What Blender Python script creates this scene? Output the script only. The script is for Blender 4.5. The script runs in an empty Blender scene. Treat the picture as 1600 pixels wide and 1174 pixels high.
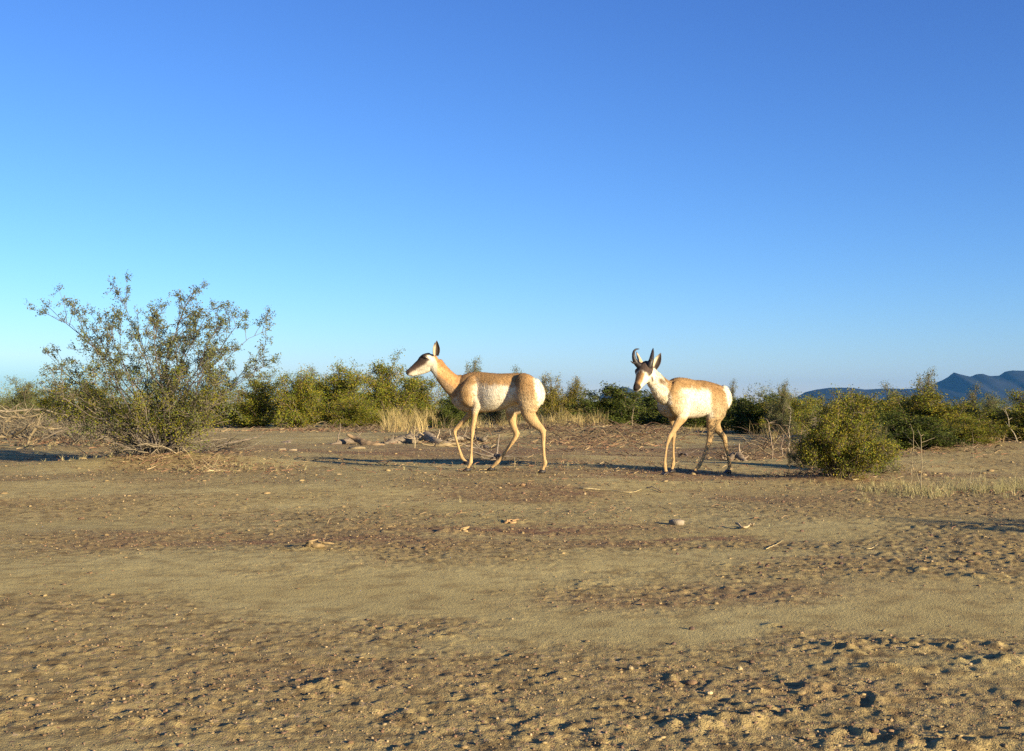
import bpy, math, random
import numpy as np
from mathutils import Vector

# ------------------------------------------------------------------ camera, sky, sun, exposure
SC = bpy.context.scene
COL = SC.collection
F, CX, HZ, HC = 1716.0, 800.0, 640.0, 0.57          # focal length in photo pixels, centre column, horizon row, camera height
SUN_EL, SUN_AZ = math.radians(12), math.radians(45)  # azimuth measured from +x towards -y (behind right)

cam_d = bpy.data.cameras.new('camera'); cam = bpy.data.objects.new('camera', cam_d); COL.objects.link(cam)
cam.location = (0, 0, HC); cam.rotation_euler = (math.radians(90), 0, 0)
cam_d.sensor_width = 36; cam_d.lens = 36*F/1600; cam_d.shift_y = (HZ-587)/1600
cam_d.clip_start = 0.05; cam_d.clip_end = 60000
SC.camera = cam

world = bpy.data.worlds.new('World'); SC.world = world; world.use_nodes = True
nt = world.node_tree; nt.nodes.clear()
wo = nt.nodes.new('ShaderNodeOutputWorld'); bg = nt.nodes.new('ShaderNodeBackground')
sky = nt.nodes.new('ShaderNodeTexSky'); sky.sky_type = 'NISHITA'; sky.sun_disc = False
sun_dir = Vector((math.cos(SUN_AZ)*math.cos(SUN_EL), -math.sin(SUN_AZ)*math.cos(SUN_EL), math.sin(SUN_EL)))
sky.sun_elevation = SUN_EL
sky.sun_rotation = math.atan2(sun_dir.x, sun_dir.y)
sky.altitude = 600; sky.air_density = 1.0; sky.dust_density = 0.2; sky.ozone_density = 6.0
wb = nt.nodes.new('ShaderNodeVectorMath'); wb.operation = 'MULTIPLY'; wb.inputs[1].default_value = (0.92, 0.88, 1.0)   # the camera's colour balance
nt.links.new(sky.outputs[0], wb.inputs[0])
# the camera's contrasty rendering of the sky, the same curve in every direction
SKY_REF, SKY_GAMMA = (.63, 1.72, 4.34), (1.36, 1.33, 1.1)
sp = nt.nodes.new('ShaderNodeSeparateXYZ'); cb = nt.nodes.new('ShaderNodeCombineXYZ'); nt.links.new(wb.outputs[0], sp.inputs[0])
for k in range(3):
    dv = nt.nodes.new('ShaderNodeMath'); dv.operation = 'DIVIDE'; dv.inputs[1].default_value = SKY_REF[k]; nt.links.new(sp.outputs[k], dv.inputs[0])
    mn = nt.nodes.new('ShaderNodeMath'); mn.operation = 'MINIMUM'; mn.inputs[1].default_value = 4.0; nt.links.new(dv.outputs[0], mn.inputs[0])
    pw = nt.nodes.new('ShaderNodeMath'); pw.operation = 'POWER'; pw.inputs[1].default_value = SKY_GAMMA[k]; nt.links.new(mn.outputs[0], pw.inputs[0])
    ml = nt.nodes.new('ShaderNodeMath'); ml.operation = 'MULTIPLY'; ml.inputs[1].default_value = SKY_REF[k]; nt.links.new(pw.outputs[0], ml.inputs[0])
    nt.links.new(ml.outputs[0], cb.inputs[k])
nt.links.new(cb.outputs[0], bg.inputs[0])
bg.inputs[1].default_value = 0.074
nt.links.new(bg.outputs[0], wo.inputs[0])

sl = bpy.data.lights.new('sun', 'SUN'); sl.energy = 5.0; sl.angle = math.radians(0.53); sl.color = (1.0, 0.83, 0.56)
so = bpy.data.objects.new('sun', sl); COL.objects.link(so); so.location = sun_dir*40
so.rotation_euler = sun_dir.to_track_quat('Z', 'Y').to_euler()

SC.view_settings.view_transform = 'Standard'; SC.view_settings.look = 'None'
SC.view_settings.gamma = 1; SC.view_settings.use_curve_mapping = False
SC.view_settings.exposure = 1.55
SC.render.engine = 'CYCLES'
SC.cycles.sample_clamp_direct = 12; SC.cycles.sample_clamp_indirect = 4; SC.cycles.max_bounces = 5; SC.cycles.diffuse_bounces = 3; SC.cycles.transparent_max_bounces = 4; SC.cycles.volume_bounces = 0
try:
    SC.cycles.use_denoising = False
except Exception:
    pass

# ------------------------------------------------------------------ helpers
R = random.Random(7)

def ground_xy(px, py):
    d = F*HC/(py-HZ)
    return (px-CX)/F*d, d

def pix(px, py, D):
    return Vector(((px-CX)/F*D, D, HC-(py-HZ)/F*D))

def _hash(ix, iy, seed):
    with np.errstate(over='ignore'):
        h = (ix.astype(np.int64)*374761393 + iy.astype(np.int64)*668265263 + seed*974711) & 0xffffffff
        h = ((h ^ (h >> 13))*1274126177) & 0xffffffff
        h = ((h ^ (h >> 16))*2246822519) & 0xffffffff
        h = h ^ (h >> 15)
    return (h & 0xffffff)/float(0xffffff)

def vnoise(x, y, seed=0):
    x = np.asarray(x, float); y = np.asarray(y, float)
    ix = np.floor(x); iy = np.floor(y); fx = x-ix; fy = y-iy
    ux = fx*fx*fx*(fx*(fx*6-15)+10); uy = fy*fy*fy*(fy*(fy*6-15)+10)
    a = _hash(ix, iy, seed); b = _hash(ix+1, iy, seed); c = _hash(ix, iy+1, seed); d = _hash(ix+1, iy+1, seed)
    return (a+(b-a)*ux)*(1-uy)+(c+(d-c)*ux)*uy

def fbm(x, y, octs=4, seed=0, gain=0.5):
    s = 0; a = 1; t = 0
    for o in range(octs):
        s = s+a*vnoise(x*2**o+17.3*o, y*2**o-9.1*o, seed+o); t += a; a *= gain
    return s/t

def smooth(e0, e1, x):
    t = np.clip((x-e0)/(e1-e0), 0, 1); return t*t*(3-2*t)

def mesh_np(name, V, faces_flat, fsize, colors=None, smooth_shade=False):
    me = bpy.data.meshes.new(name)
    V = np.ascontiguousarray(V, np.float32); nv = len(V)
    faces_flat = np.ascontiguousarray(faces_flat, np.int32)
    if np.isscalar(fsize):
        nf = len(faces_flat)//fsize; tot = np.full(nf, fsize, np.int32)
    else:
        tot = np.asarray(fsize, np.int32); nf = len(tot)
    st = np.concatenate(([0], np.cumsum(tot)[:-1])).astype(np.int32)
    me.vertices.add(nv); me.vertices.foreach_set('co', V.ravel())
    me.loops.add(len(faces_flat)); me.loops.foreach_set('vertex_index', faces_flat)
    me.polygons.add(nf); me.polygons.foreach_set('loop_start', st); me.polygons.foreach_set('loop_total', tot)
    if smooth_shade:
        me.polygons.foreach_set('use_smooth', np.ones(nf, bool))
    me.update(calc_edges=True)
    if colors is not None:
        at = me.attributes.new('col', 'FLOAT_COLOR', 'POINT')
        c = np.ones((nv, 4), np.float32); c[:, :3] = colors; at.data.foreach_set('color', c.ravel())
    return me

def link(name, me, mat=None, parent=None, kind=None, label=None, cat=None, group=None, loc=None):
    o = bpy.data.objects.new(name, me); COL.objects.link(o)
    if me is not None and mat is not None and len(me.materials) == 0:
        me.materials.append(mat)
    if parent is not None: o.parent = parent
    if loc is not None: o.location = loc
    tag(o, label, cat, group, kind)
    return o

def tag(o, label=None, cat=None, group=None, kind=None):
    if label: o['label'] = label
    if cat: o['category'] = cat
    if group: o['group'] = group
    if kind: o['kind'] = kind

class Geo:
    """collects verts / faces / per-vertex colours of one mesh"""
    def __init__(s): s.v = []; s.f = []; s.c = []; s.n = 0
    def add(s, V, Fc, col=(1, 1, 1)):
        V = np.asarray(V, float); k = s.n
        s.v.append(V); s.f.extend([tuple(i+k for i in f) for f in Fc]); s.n += len(V)
        col = np.asarray(col, float)
        s.c.append(np.broadcast_to(col, (len(V), 3)) if col.ndim == 1 else col)
    def mesh(s, name, smooth_shade=True):
        V = np.concatenate(s.v); C = np.concatenate(s.c)
        return mesh_np(name, V, np.array([i for f in s.f for i in f]), np.array([len(f) for f in s.f]), C, smooth_shade)

def tube(geo, pts, rad, sides=5, col=(1, 1, 1), cap=True):
    P = np.array([tuple(p) for p in pts], float); n = len(P)
    rad = np.broadcast_to(np.asarray(rad, float), (n,))
    T = np.gradient(P, axis=0); T /= np.linalg.norm(T, axis=1)[:, None]+1e-9
    ref = np.array([0.31, 0.87, 0.38]); 
    if abs(T.mean(0)@ref) > 0.85: ref = np.array([0.9, -0.2, 0.3])
    A = np.cross(T, ref); A /= np.linalg.norm(A, axis=1)[:, None]+1e-9
    B = np.cross(T, A)
    th = np.arange(sides)*2*math.pi/sides
    V = P[:, None, :]+rad[:, None, None]*(np.cos(th)[None, :, None]*A[:, None, :]+np.sin(th)[None, :, None]*B[:, None, :])
    fs = []
    for i in range(n-1):
        for j in range(sides):
            a = i*sides+j; b = i*sides+(j+1) % sides
            fs.append((a, b, b+sides, a+sides))
    if cap:
        fs.append(tuple(range(sides-1, -1, -1))); fs.append(tuple(range((n-1)*sides, n*sides)))
    geo.add(V.reshape(-1, 3), fs, col)

def catmull(P, n):
    """resample rows of P (any width) with a Catmull-Rom spline"""
    P = np.asarray(P, float); m = len(P)
    Q = np.vstack([2*P[0]-P[1], P, 2*P[-1]-P[-2]])
    out = []
    for t in np.linspace(0, m-1, n):
        i = min(int(t), m-2); u = t-i
        a, b, c, d = Q[i], Q[i+1], Q[i+2], Q[i+3]
        out.append(0.5*((2*b)+(c-a)*u+(2*a-5*b+4*c-d)*u*u+(3*b-a-3*c+d)*u**3))
    return np.array(out)

# ------------------------------------------------------------------ materials
def new_mat(name, rough=0.9, spec=0.1):
    m = bpy.data.materials.new(name); m.use_nodes = True
    b = m.node_tree.nodes['Principled BSDF']
    b.inputs['Roughness'].default_value = rough; b.inputs['Specular IOR Level'].default_value = spec
    return m, m.node_tree, b

def N(nt, t, **kw):
    n = nt.nodes.new(t)
    for k, v in kw.items(): setattr(n, k, v)
    return n

def attr_mat(name, rough=0.9, spec=0.1, noise_scale=30, noise_amt=0.35, bump=0.0, bump_scale=200, stretch=None, translucent=0.0):
    """colour comes from the mesh's own 'col' attribute, broken up with noise"""
    m, t, b = new_mat(name, rough, spec)
    at = N(t, 'ShaderNodeAttribute'); at.attribute_name = 'col'
    tc = N(t, 'ShaderNodeTexCoord'); mp = N(t, 'ShaderNodeMapping')
    if stretch: mp.inputs['Scale'].default_value = stretch
    t.links.new(tc.outputs['Object'], mp.inputs[0])
    no = N(t, 'ShaderNodeTexNoise'); no.inputs['Scale'].default_value = noise_scale; no.inputs['Detail'].default_value = 5
    t.links.new(mp.outputs[0], no.inputs['Vector'])
    mr = N(t, 'ShaderNodeMapRange'); mr.inputs['From Min'].default_value = 0.25; mr.inputs['From Max'].default_value = 0.75
    mr.inputs['To Min'].default_value = 1-noise_amt; mr.inputs['To Max'].default_value = 1+noise_amt
    t.links.new(no.outputs['Fac'], mr.inputs['Value'])
    mx = N(t, 'ShaderNodeVectorMath', operation='SCALE')
    t.links.new(at.outputs['Color'], mx.inputs[0]); t.links.new(mr.outputs[0], mx.inputs['Scale'])
    t.links.new(mx.outputs[0], b.inputs['Base Color'])
    if bump:
        n2 = N(t, 'ShaderNodeTexNoise'); n2.inputs['Scale'].default_value = bump_scale; n2.inputs['Detail'].default_value = 4
        t.links.new(mp.outputs[0], n2.inputs['Vector'])
        bp = N(t, 'ShaderNodeBump'); bp.inputs['Strength'].default_value = bump; bp.inputs['Distance'].default_value = 0.01
        t.links.new(n2.outputs['Fac'], bp.inputs['Height']); t.links.new(bp.outputs[0], b.inputs['Normal'])
    if translucent:
        tr = N(t, 'ShaderNodeBsdfTranslucent'); ms = N(t, 'ShaderNodeMixShader'); ms.inputs[0].default_value = translucent
        t.links.new(mx.outputs[0], tr.inputs['Color'])
        t.links.new(b.outputs[0], ms.inputs[1]); t.links.new(tr.outputs[0], ms.inputs[2])
        t.links.new(ms.outputs[0], t.nodes['Material Output'].inputs[0])
    return m

M_LEAF = attr_mat('creosote_leaf', 0.7, 0.06, 3, 0.25, translucent=0.3)
M_BARK = attr_mat('grey_bark', 0.9, 0.1, 14, 0.4)
M_GRASS = attr_mat('dry_straw', 0.8, 0.15, 3, 0.2, translucent=0.25)
M_DEAD = attr_mat('weathered_wood', 0.9, 0.1, 22, 0.45, 0.5, 60, (1, 1, 3))
M_STONE = attr_mat('stone', 0.85, 0.2, 40, 0.35, 0.4, 120)
M_FUR = attr_mat('short_fur', 0.9, 0.05, 34, 0.22, 0.6, 110, (1, 1, 0.55))
M_HORN = attr_mat('horn', 0.5, 0.4, 40, 0.4, 0.3, 120)
M_EYE = attr_mat('eye', 0.12, 0.5, 3, 0.0)

# ------------------------------------------------------------------ the ground
def gauss(x, y, cx, cy, sx, sy):
    return np.exp(-((x-cx)/sx)**2-((y-cy)/sy)**2)

# patches of broken, trampled soil: photo column / row of the middle, half-width in columns, relative depth reach, amount
ROUGH = [(560, 855, 230, .07, .9), (200, 835, 260, .08, .5), (760, 822, 160, .05, .55), (1000, 925, 270, .09, 1.0), (640, 985, 150, .05, .9),
         (300, 1010, 420, .07, .55), (1400, 1010, 230, .05, 1.0), (1270, 1000, 70, .05, .9), (900, 1065, 520, .09, .85), (250, 1110, 420, .12, .9),
         (1250, 1120, 420, .08, .9), (1350, 880, 300, .07, .7), (1150, 845, 220, .03, .7), (1500, 820, 150, .03, .8), (700, 1140, 420, .06, .9)]
SMOOTH = [(250, 905, 330, .07), (1010, 868, 200, .045), (1330, 820, 200, .03), (620, 930, 260, .05), (1500, 960, 160, .05), (1000, 995, 200, .035),
          (450, 768, 260, .05), (760, 790, 120, .03)]

def rough_mask(x, y):
    yy = np.maximum(y, 0.4)
    px = CX+x/yy*F; ld = np.log(yy)
    m = 0.32+.16*smooth(3.5, 6, yy)*(1-smooth(10, 20, yy))
    wob = (fbm(x*1.3, y*1.3, 3, 91)-.5)*0.16
    for cx, cy, w, dd, a in ROUGH:
        l0 = math.log(F*HC/(cy-HZ)); m = m+a*np.exp(-((px-cx)/w)**2-((ld+wob-l0)/dd)**2)
    for cx, cy, w, dd in SMOOTH:
        l0 = math.log(F*HC/(cy-HZ)); m = m-0.55*np.exp(-((px-cx)/w)**2-((ld+wob-l0)/dd)**2)
    m = m+(fbm(x*0.9, y*0.9, 4, 5)-.5)*1.3
    return np.clip(m, 0, 1)

LITTER = [(750, 706, 900, .15, .95), (1050, 745, 480, .06, .95), (250, 712, 260, .08, .5), (1450, 735, 220, .10, .5), (930, 770, 330, .07, .9), (1150, 775, 160, .06, .7), (850, 825, 300, .05, .7), (1080, 845, 220, .025, .9), (1330, 878, 240, .03, .7), (1050, 925, 300, .06, .55), (520, 845, 180, .04, .8), (230, 838, 240, .03, .45),
          (980, 715, 260, .08, .7), (600, 712, 200, .07, .5), (1480, 850, 150, .04, .5), (560, 1070, 300, .05, .25), (1220, 1090, 260, .05, .25), (330, 760, 200, .02, .4), (930, 690, 130, .1, .8)]

def litter_mask(x, y):
    yy = np.maximum(y, 0.4); px = CX+x/yy*F; ld = np.log(yy)+(fbm(x*1.1+7, y*1.1, 4, 191)-.5)*.22
    m = np.zeros_like(x)
    for cx, cy, w, dd, a in LITTER:
        l0 = math.log(F*HC/(cy-HZ)); m = np.maximum(m, a*np.exp(-((px-cx)/w)**2-((ld-l0)/dd)**2))
    return np.clip(m*(.35+1.5*fbm(x*2.3, y*2.3, 4, 195))+(fbm(x*.7, y*1.4, 4, 198)-.60)*1.5*smooth(2.5, 5, yy), 0, 1)

BX, BY = ground_xy(250, 728)

def ground_z(x, y, fine=True):
    x = np.asarray(x, float); y = np.asarray(y, float)
    r = np.hypot(x, y)
    z = (fbm(x*0.35, y*0.35, 3, 11)-.5)*0.10*smooth(1.5, 6, r)*(1-smooth(60, 200, r))
    z = z+0.13*gauss(x, y, BX+.15, BY, 1.3, 0.9)                       # hummock under the big bush
    mx, my = ground_xy(930, 690)
    z = z+0.22*gauss(x, y, mx, my+3, 2.6, 2.2)*(0.6+0.8*fbm(x*2, y*2, 3, 31))   # low litter berm
    gx, gy = ground_xy(1310, 748); z = z+0.05*gauss(x, y, gx, gy, .5, .4)
    ax, ay = ground_xy(1460, 700); z = z+0.10*gauss(x, y, ax, ay, 3, 2)
    if not fine: return z
    m = rough_mask(x, y)
    near = 1-smooth(25, 60, r)
    ca, sa = math.cos(.5), math.sin(.5); xr = x*ca-y*sa; yr = x*sa+y*ca
    n1 = fbm(xr*4.6, yr*4.6, 3, 41); n2 = fbm(xr*15, yr*15, 3, 51); n3 = fbm(xr*40, yr*40, 3, 61); n4 = vnoise(xr*110, yr*110, 71)
    cl = np.maximum(0, n2-.52)*2.0; pit = np.maximum(0, .40-n1)
    ridge = 1-np.abs(2*fbm(xr*10, yr*10, 3, 81)-1)
    z = z+near*(.44+.30*smooth(2.5, 5, r))*(m*(0.0045*cl*(0.4+n3)+0.009*(n3-.5)*2*smooth(.3, .6, n2)-0.035*pit*pit*4+0.002*(ridge-.8))
                + (0.0012+0.0035*m)*(n3-.5)*2 + (0.0006+0.0016*m)*(n4-.5)*2 + 0.004*(n1-.5))
    # larger upturned clods near the camera
    for cx, cy, sx, sy, hh in CLOD:
        z = z+.30*hh*gauss(x, y, cx, cy, sx*1.25, sy*1.25)*np.clip(2.6*(n2-.22)+1.1*(n3-.5)+1.2*(n1-.5), 0, 2)
    return z

CLOD = []
for px, py, sx, sy, hh in [(1325, 1012, .055, .04, .034), (1210, 975, .03, .03, .016), (1480, 1005, .12, .05, .030), (1560, 1030, .10, .05, .03), (1390, 1045, .05, .035, .028),
                           (1520, 1050, .05, .04, .024), (1290, 1080, .05, .04, .024), (1370, 1090, .04, .03, .02), (1060, 1060, .04, .03, .016), (1100, 1130, .06, .045, .03),
                           (1180, 1125, .05, .03, .022), (520, 1070, .05, .035, .028), (610, 980, .05, .03, .020), (700, 990, .06, .03, .018), (170, 1060, .06, .03, .02),
                           (90, 1045, .06, .03, .024), (930, 905, .07, .05, .022), (950, 915, .05, .05, .018), (840, 1085, .05, .035, .022), (400, 1100, .045, .03, .018),
                           (490, 855, .16, .05, .02), (720, 826, .13, .07, .03), (790, 812, .09, .06, .028), (1500, 825, .3, .07, .03), (1580, 832, .2, .07, .03), (1420, 888, .12, .06, .02),
                           (1540, 900, .12, .07, .026), (1450, 1165, .12, .04, .03), (1330, 1150, .06, .03, .02), (50, 1110, .05, .03, .02), (260, 1120, .05, .03, .022)]:
    gx, gy = ground_xy(px, py); CLOD.append((gx, gy, sx, sy, hh))

def build_ground():
    dense = np.radians(np.linspace(-31, 31, 721)); rest = np.radians(np.linspace(31, 329, 62)[1:-1])
    ang = np.concatenate([dense, rest])
    rows = np.concatenate([np.linspace(0.15, 1.55, 12), np.exp(np.linspace(math.log(1.6), math.log(8), 400)), np.exp(np.linspace(math.log(8), math.log(45), 190))[1:],
                           np.exp(np.linspace(math.log(45), math.log(14000), 60))[1:]])
    A, Rr = np.meshgrid(ang, rows)
    X = (np.sin(A)*Rr).ravel(); Y = (np.cos(A)*Rr).ravel()
    Z = ground_z(X, Y)
    na, nr = len(ang), len(rows)
    i = np.arange(nr-1)[:, None]*na; j = np.arange(na)[None, :]; j2 = (j+1) % na
    q = np.stack([i+j, i+na+j, i+na+j2, i+j2], -1).reshape(-1, 4)[:, ::-1]
    V = np.vstack([np.stack([X, Y, Z], 1), [[0, 0, 0]]])
    c = len(V)-1
    fan = np.array([[c, k, (k+1) % na] for k in range(na)])[:, ::-1]
    flat = np.concatenate([q.ravel(), fan.ravel()]); tot = np.concatenate([np.full(len(q), 4), np.full(len(fan), 3)])
    me = mesh_np('ground', V, flat, tot, None, True)
    m = np.append(rough_mask(X, Y), 0)
    at = me.attributes.new('rough', 'FLOAT', 'POINT'); at.data.foreach_set('value', m.astype(np.float32))
    at = me.attributes.new('litter', 'FLOAT', 'POINT'); at.data.foreach_set('value', np.append(litter_mask(X, Y), 0).astype(np.float32))
    return me

def ground_mat():
    m, t, b = new_mat('desert_soil', 0.95, 0.05)
    at = N(t, 'ShaderNodeAttribute'); at.attribute_name = 'rough'
    tc = N(t, 'ShaderNodeTexCoord')
    def noise(scale, detail=5, dist=0):
        n = N(t, 'ShaderNodeTexNoise'); n.inputs['Scale'].default_value = scale; n.inputs['Detail'].default_value = detail
        n.inputs['Distortion'].default_value = dist
        t.links.new(tc.outputs['Object'], n.inputs['Vector']); return n.outputs['Fac']
    def ramp(f, a, b2):
        r = N(t, 'ShaderNodeMapRange'); r.interpolation_type = 'SMOOTHSTEP'
        r.inputs['From Min'].default_value = a; r.inputs['From Max'].default_value = b2; t.links.new(f, r.inputs['Value']); return r.outputs[0]
    def mix(f, a, b2, mode='MIX'):
        n = N(t, 'ShaderNodeMix', data_type='RGBA', blend_type=mode)
        for s, v in ((0, f), (6, a), (7, b2)):
            if hasattr(v, 'is_linked') or hasattr(v, 'links'): t.links.new(v, n.inputs[s])
            else: n.inputs[s].default_value = v if s == 0 else (*v, 1)
        return n.outputs[2]
    base = mix(ramp(noise(1.1, 6), .3, .7), (.44, .355, .155), (.37, .29, .12))
    gravel = mix(ramp(noise(38, 4), .35, .65), (.37, .275, .115), (.225, .155, .072))
    f2 = N(t, 'ShaderNodeMath', operation='MULTIPLY'); t.links.new(ramp(at.outputs['Fac'], .15, .85), f2.inputs[0]); f2.inputs[1].default_value = .8
    c = mix(f2.outputs[0], base, gravel)
    vo = N(t, 'ShaderNodeTexVoronoi'); vo.inputs['Scale'].default_value = 70; t.links.new(tc.outputs['Object'], vo.inputs['Vector'])
    sep = N(t, 'ShaderNodeSeparateColor'); t.links.new(vo.outputs['Color'], sep.inputs[0])
    pick = N(t, 'ShaderNodeMath', operation='MULTIPLY'); t.links.new(ramp(sep.outputs[0], .72, .8), pick.inputs[0]); t.links.new(ramp(vo.outputs['Distance'], .45, .3), pick.inputs[1])
    p2 = N(t, 'ShaderNodeMath', operation='MULTIPLY'); t.links.new(pick.outputs[0], p2.inputs[0]); t.links.new(ramp(at.outputs['Fac'], .05, .7), p2.inputs[1])
    pc = mix(sep.outputs[1], (.19, .11, .065), (.44, .33, .19))
    c = mix(p2.outputs[0], c, pc)
    c = mix(ramp(noise(9, 6), .42, .75), c, (.27, .20, .085))
    mo = N(t, 'ShaderNodeMath', operation='MULTIPLY'); t.links.new(ramp(noise(17, 7, .4), .50, .66), mo.inputs[0]); t.links.new(ramp(at.outputs['Fac'], .1, .6), mo.inputs[1])
    c = mix(mo.outputs[0], c, (.17, .12, .055))
    al = N(t, 'ShaderNodeAttribute'); al.attribute_name = 'litter'
    lf = N(t, 'ShaderNodeMath', operation='MULTIPLY'); t.links.new(al.outputs['Fac'], lf.inputs[0]); t.links.new(ramp(noise(24, 6), .30, .58), lf.inputs[1])
    c = mix(lf.outputs[0], c, mix(ramp(noise(60, 3), .35, .65), (.135, .072, .041), (.25, .15, .082)))
    t.links.new(c, b.inputs['Base Color'])
    ad = N(t, 'ShaderNodeMath', operation='ADD'); t.links.new(noise(110, 4), ad.inputs[0]); t.links.new(noise(320, 2), ad.inputs[1])
    bp = N(t, 'ShaderNodeBump'); bp.inputs['Strength'].default_value = 0.55; bp.inputs['Distance'].default_value = 0.006
    t.links.new(ad.outputs[0], bp.inputs['Height']); t.links.new(bp.outputs[0], b.inputs['Normal'])
    return m

link('ground', build_ground(), ground_mat(), kind='structure')

def gz(x, y): return float(ground_z(np.array([x]), np.array([y]))[0])
def gz0(x, y): return float(ground_z(np.array([x]), np.array([y]), False)[0])

# ------------------------------------------------------------------ mountains
def mountain(name, prof, D, depth, seed, mat):
    """a ridge of real relief: crest heights follow the skyline, slopes run down both sides and are cut by gullies"""
    xs = np.linspace(prof[0][0], prof[-1][0], 260); hs_ = np.interp(xs, [p[0] for p in prof], [p[1] for p in prof])
    ny = 61; v = np.linspace(-1, 1, ny)
    Xp, Vv = np.meshgrid(xs, v); H = np.broadcast_to(hs_, Xp.shape)
    X = (Xp-CX)/F*D; Y = D+Vv*depth
    g = fbm(X*0.004, Y*0.0012, 5, seed)
    fall = np.clip(1-np.abs(Vv)**0.8, 0, 1)
    prof_h = (HZ-H)/F*D+HC
    Z = prof_h*np.clip(fall-(1-fall)*(g-.4)*1.6*(fall > 0)*smooth(0, .4, 1-fall), -0.05, 1)-3*(1-fall)
    n = len(xs)
    i = np.arange(ny-1)[:, None]*n; j = np.arange(n-1)[None, :]
    q = np.stack([i+j, i+j+1, i+n+j+1, i+n+j], -1).reshape(-1)
    me = mesh_np(name, np.stack([X.ravel(), Y.ravel(), Z.ravel()], 1), q, 4, None, True)
    return link(name, me, mat, kind='structure')

mm, t_, b_ = new_mat('mountain_rock', 1.0, 0.0)
no_ = N(t_, 'ShaderNodeTexNoise'); no_.inputs['Scale'].default_value = 0.006; no_.inputs['Detail'].default_value = 8
tc_ = N(t_, 'ShaderNodeTexCoord'); t_.links.new(tc_.outputs['Object'], no_.inputs['Vector'])
cr_ = N(t_, 'ShaderNodeValToRGB'); cr_.color_ramp.elements[0].color = (.018, .022, .028, 1); cr_.color_ramp.elements[1].color = (.034, .036, .04, 1)
cr_.color_ramp.elements[0].position = .35; cr_.color_ramp.elements[1].position = .65
t_.links.new(no_.outputs['Fac'], cr_.inputs[0]); t_.links.new(cr_.outputs[0], b_.inputs['Base Color'])
mountain('mountain_range', [(1225, 645), (1243, 622), (1258, 613), (1275, 609), (1297, 606), (1330, 606), (1352, 609), (1385, 607), (1420, 608), (1445, 605), (1474, 598), (1483, 588), (1490, 582),
                            (1500, 585), (1517, 589), (1525, 585), (1535, 584), (1547, 588), (1562, 587), (1570, 581), (1582, 579), (1610, 580), (1640, 586), (1700, 580), (1780, 592),
                            (1880, 585), (2000, 602), (2150, 618), (2300, 645)], 7000, 1500, 3, mm)
mountain('distant_hill', [(928, 645), (938, 618), (950, 613), (960, 612), (965, 608), (972, 604), (982, 606), (995, 612), (1008, 618), (1040, 645)], 8600, 300, 13, mm)

# ------------------------------------------------------------------ haze
def haze():
    b = 16000.0; z0, z1 = -1.3, 420.0
    V = [(-b, -b, z0), (b, -b, z0), (b, b, z0), (-b, b, z0), (-b, -b, z1), (b, -b, z1), (b, b, z1), (-b, b, z1)]
    fs = [(3, 2, 1, 0), (4, 5, 6, 7), (0, 1, 5, 4), (1, 2, 6, 5), (2, 3, 7, 6), (3, 0, 4, 7)]
    me = bpy.data.meshes.new('haze'); me.from_pydata(V, [], fs); me.update()
    m = bpy.data.materials.new('haze_air'); m.use_nodes = True; t = m.node_tree; t.nodes.clear()
    o = N(t, 'ShaderNodeOutputMaterial'); v = N(t, 'ShaderNodeVolumePrincipled')
    v.inputs['Color'].default_value = (.13, .48, 1, 1); v.inputs['Density'].default_value = 4.2e-5; v.inputs['Anisotropy'].default_value = 0.35
    t.links.new(v.outputs[0], o.inputs['Volume'])
    link('haze', me, m, kind='stuff')
haze()

# ------------------------------------------------------------------ shrubs
rnd = np.random.default_rng(5)

def leaf_mesh(name, P, size, base_cols, elong=1.5, rng=rnd, clump=None):
    """one small folded blade per point, random attitude, colour varied leaf by leaf"""
    n = len(P)
    a = rng.normal(size=(n, 3)); a[:, 2] = np.abs(a[:, 2])*0.8+.1; a /= np.linalg.norm(a, axis=1)[:, None]
    b = np.cross(a, rng.normal(size=(n, 3))); b /= np.linalg.norm(b, axis=1)[:, None]+1e-9
    s = size*rng.uniform(.6, 1.35, n)[:, None]
    V = np.stack([P-a*s*elong*.5, P+b*s*.5, P+a*s*elong*.5, P-b*s*.5], 1).reshape(-1, 3)
    F_ = (np.arange(n)[:, None]*4+np.arange(4)[None, :]).ravel()
    bc = np.asarray(base_cols)
    ci = rng.integers(0, len(bc), n) if clump is None else np.clip((clump*len(bc)+rng.normal(0, .6, n)).astype(int), 0, len(bc)-1)
    C = bc[ci]*rng.uniform(.75, 1.25, n)[:, None]
    return mesh_np(name, V, F_, 4, np.repeat(C, 4, 0), False)

OLIVE = [(.11, .13, .016), (.15, .155, .016), (.19, .17, .018), (.10, .13, .022), (.23, .18, .025)]
GREYG = [(.105, .12, .05), (.135, .14, .055), (.105, .11, .036), (.16, .145, .05), (.09, .11, .05)]
DARKG = [(.055, .074, .016), (.078, .096, .018), (.10, .112, .022), (.045, .06, .016)]
YELG = [(.15, .14, .02), (.19, .16, .026), (.12, .125, .02), (.23, .175, .035)]
BARKC = (.17, .135, .10)

def wander(a, b, n, rng, amp, bow):
    """a wandering path from a to b"""
    t = np.linspace(0, 1, n)[:, None]
    a = np.asarray(a); b = np.asarray(b); L = np.linalg.norm(b-a)
    P = a+(b-a)*t+np.asarray(bow)*(t*(1-t)*4)
    jit = rng.normal(size=(n, 3))*amp*L; jit[0] = 0; jit = np.cumsum(jit, 0)*.5; jit -= jit[-1]*t
    return P+jit

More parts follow.
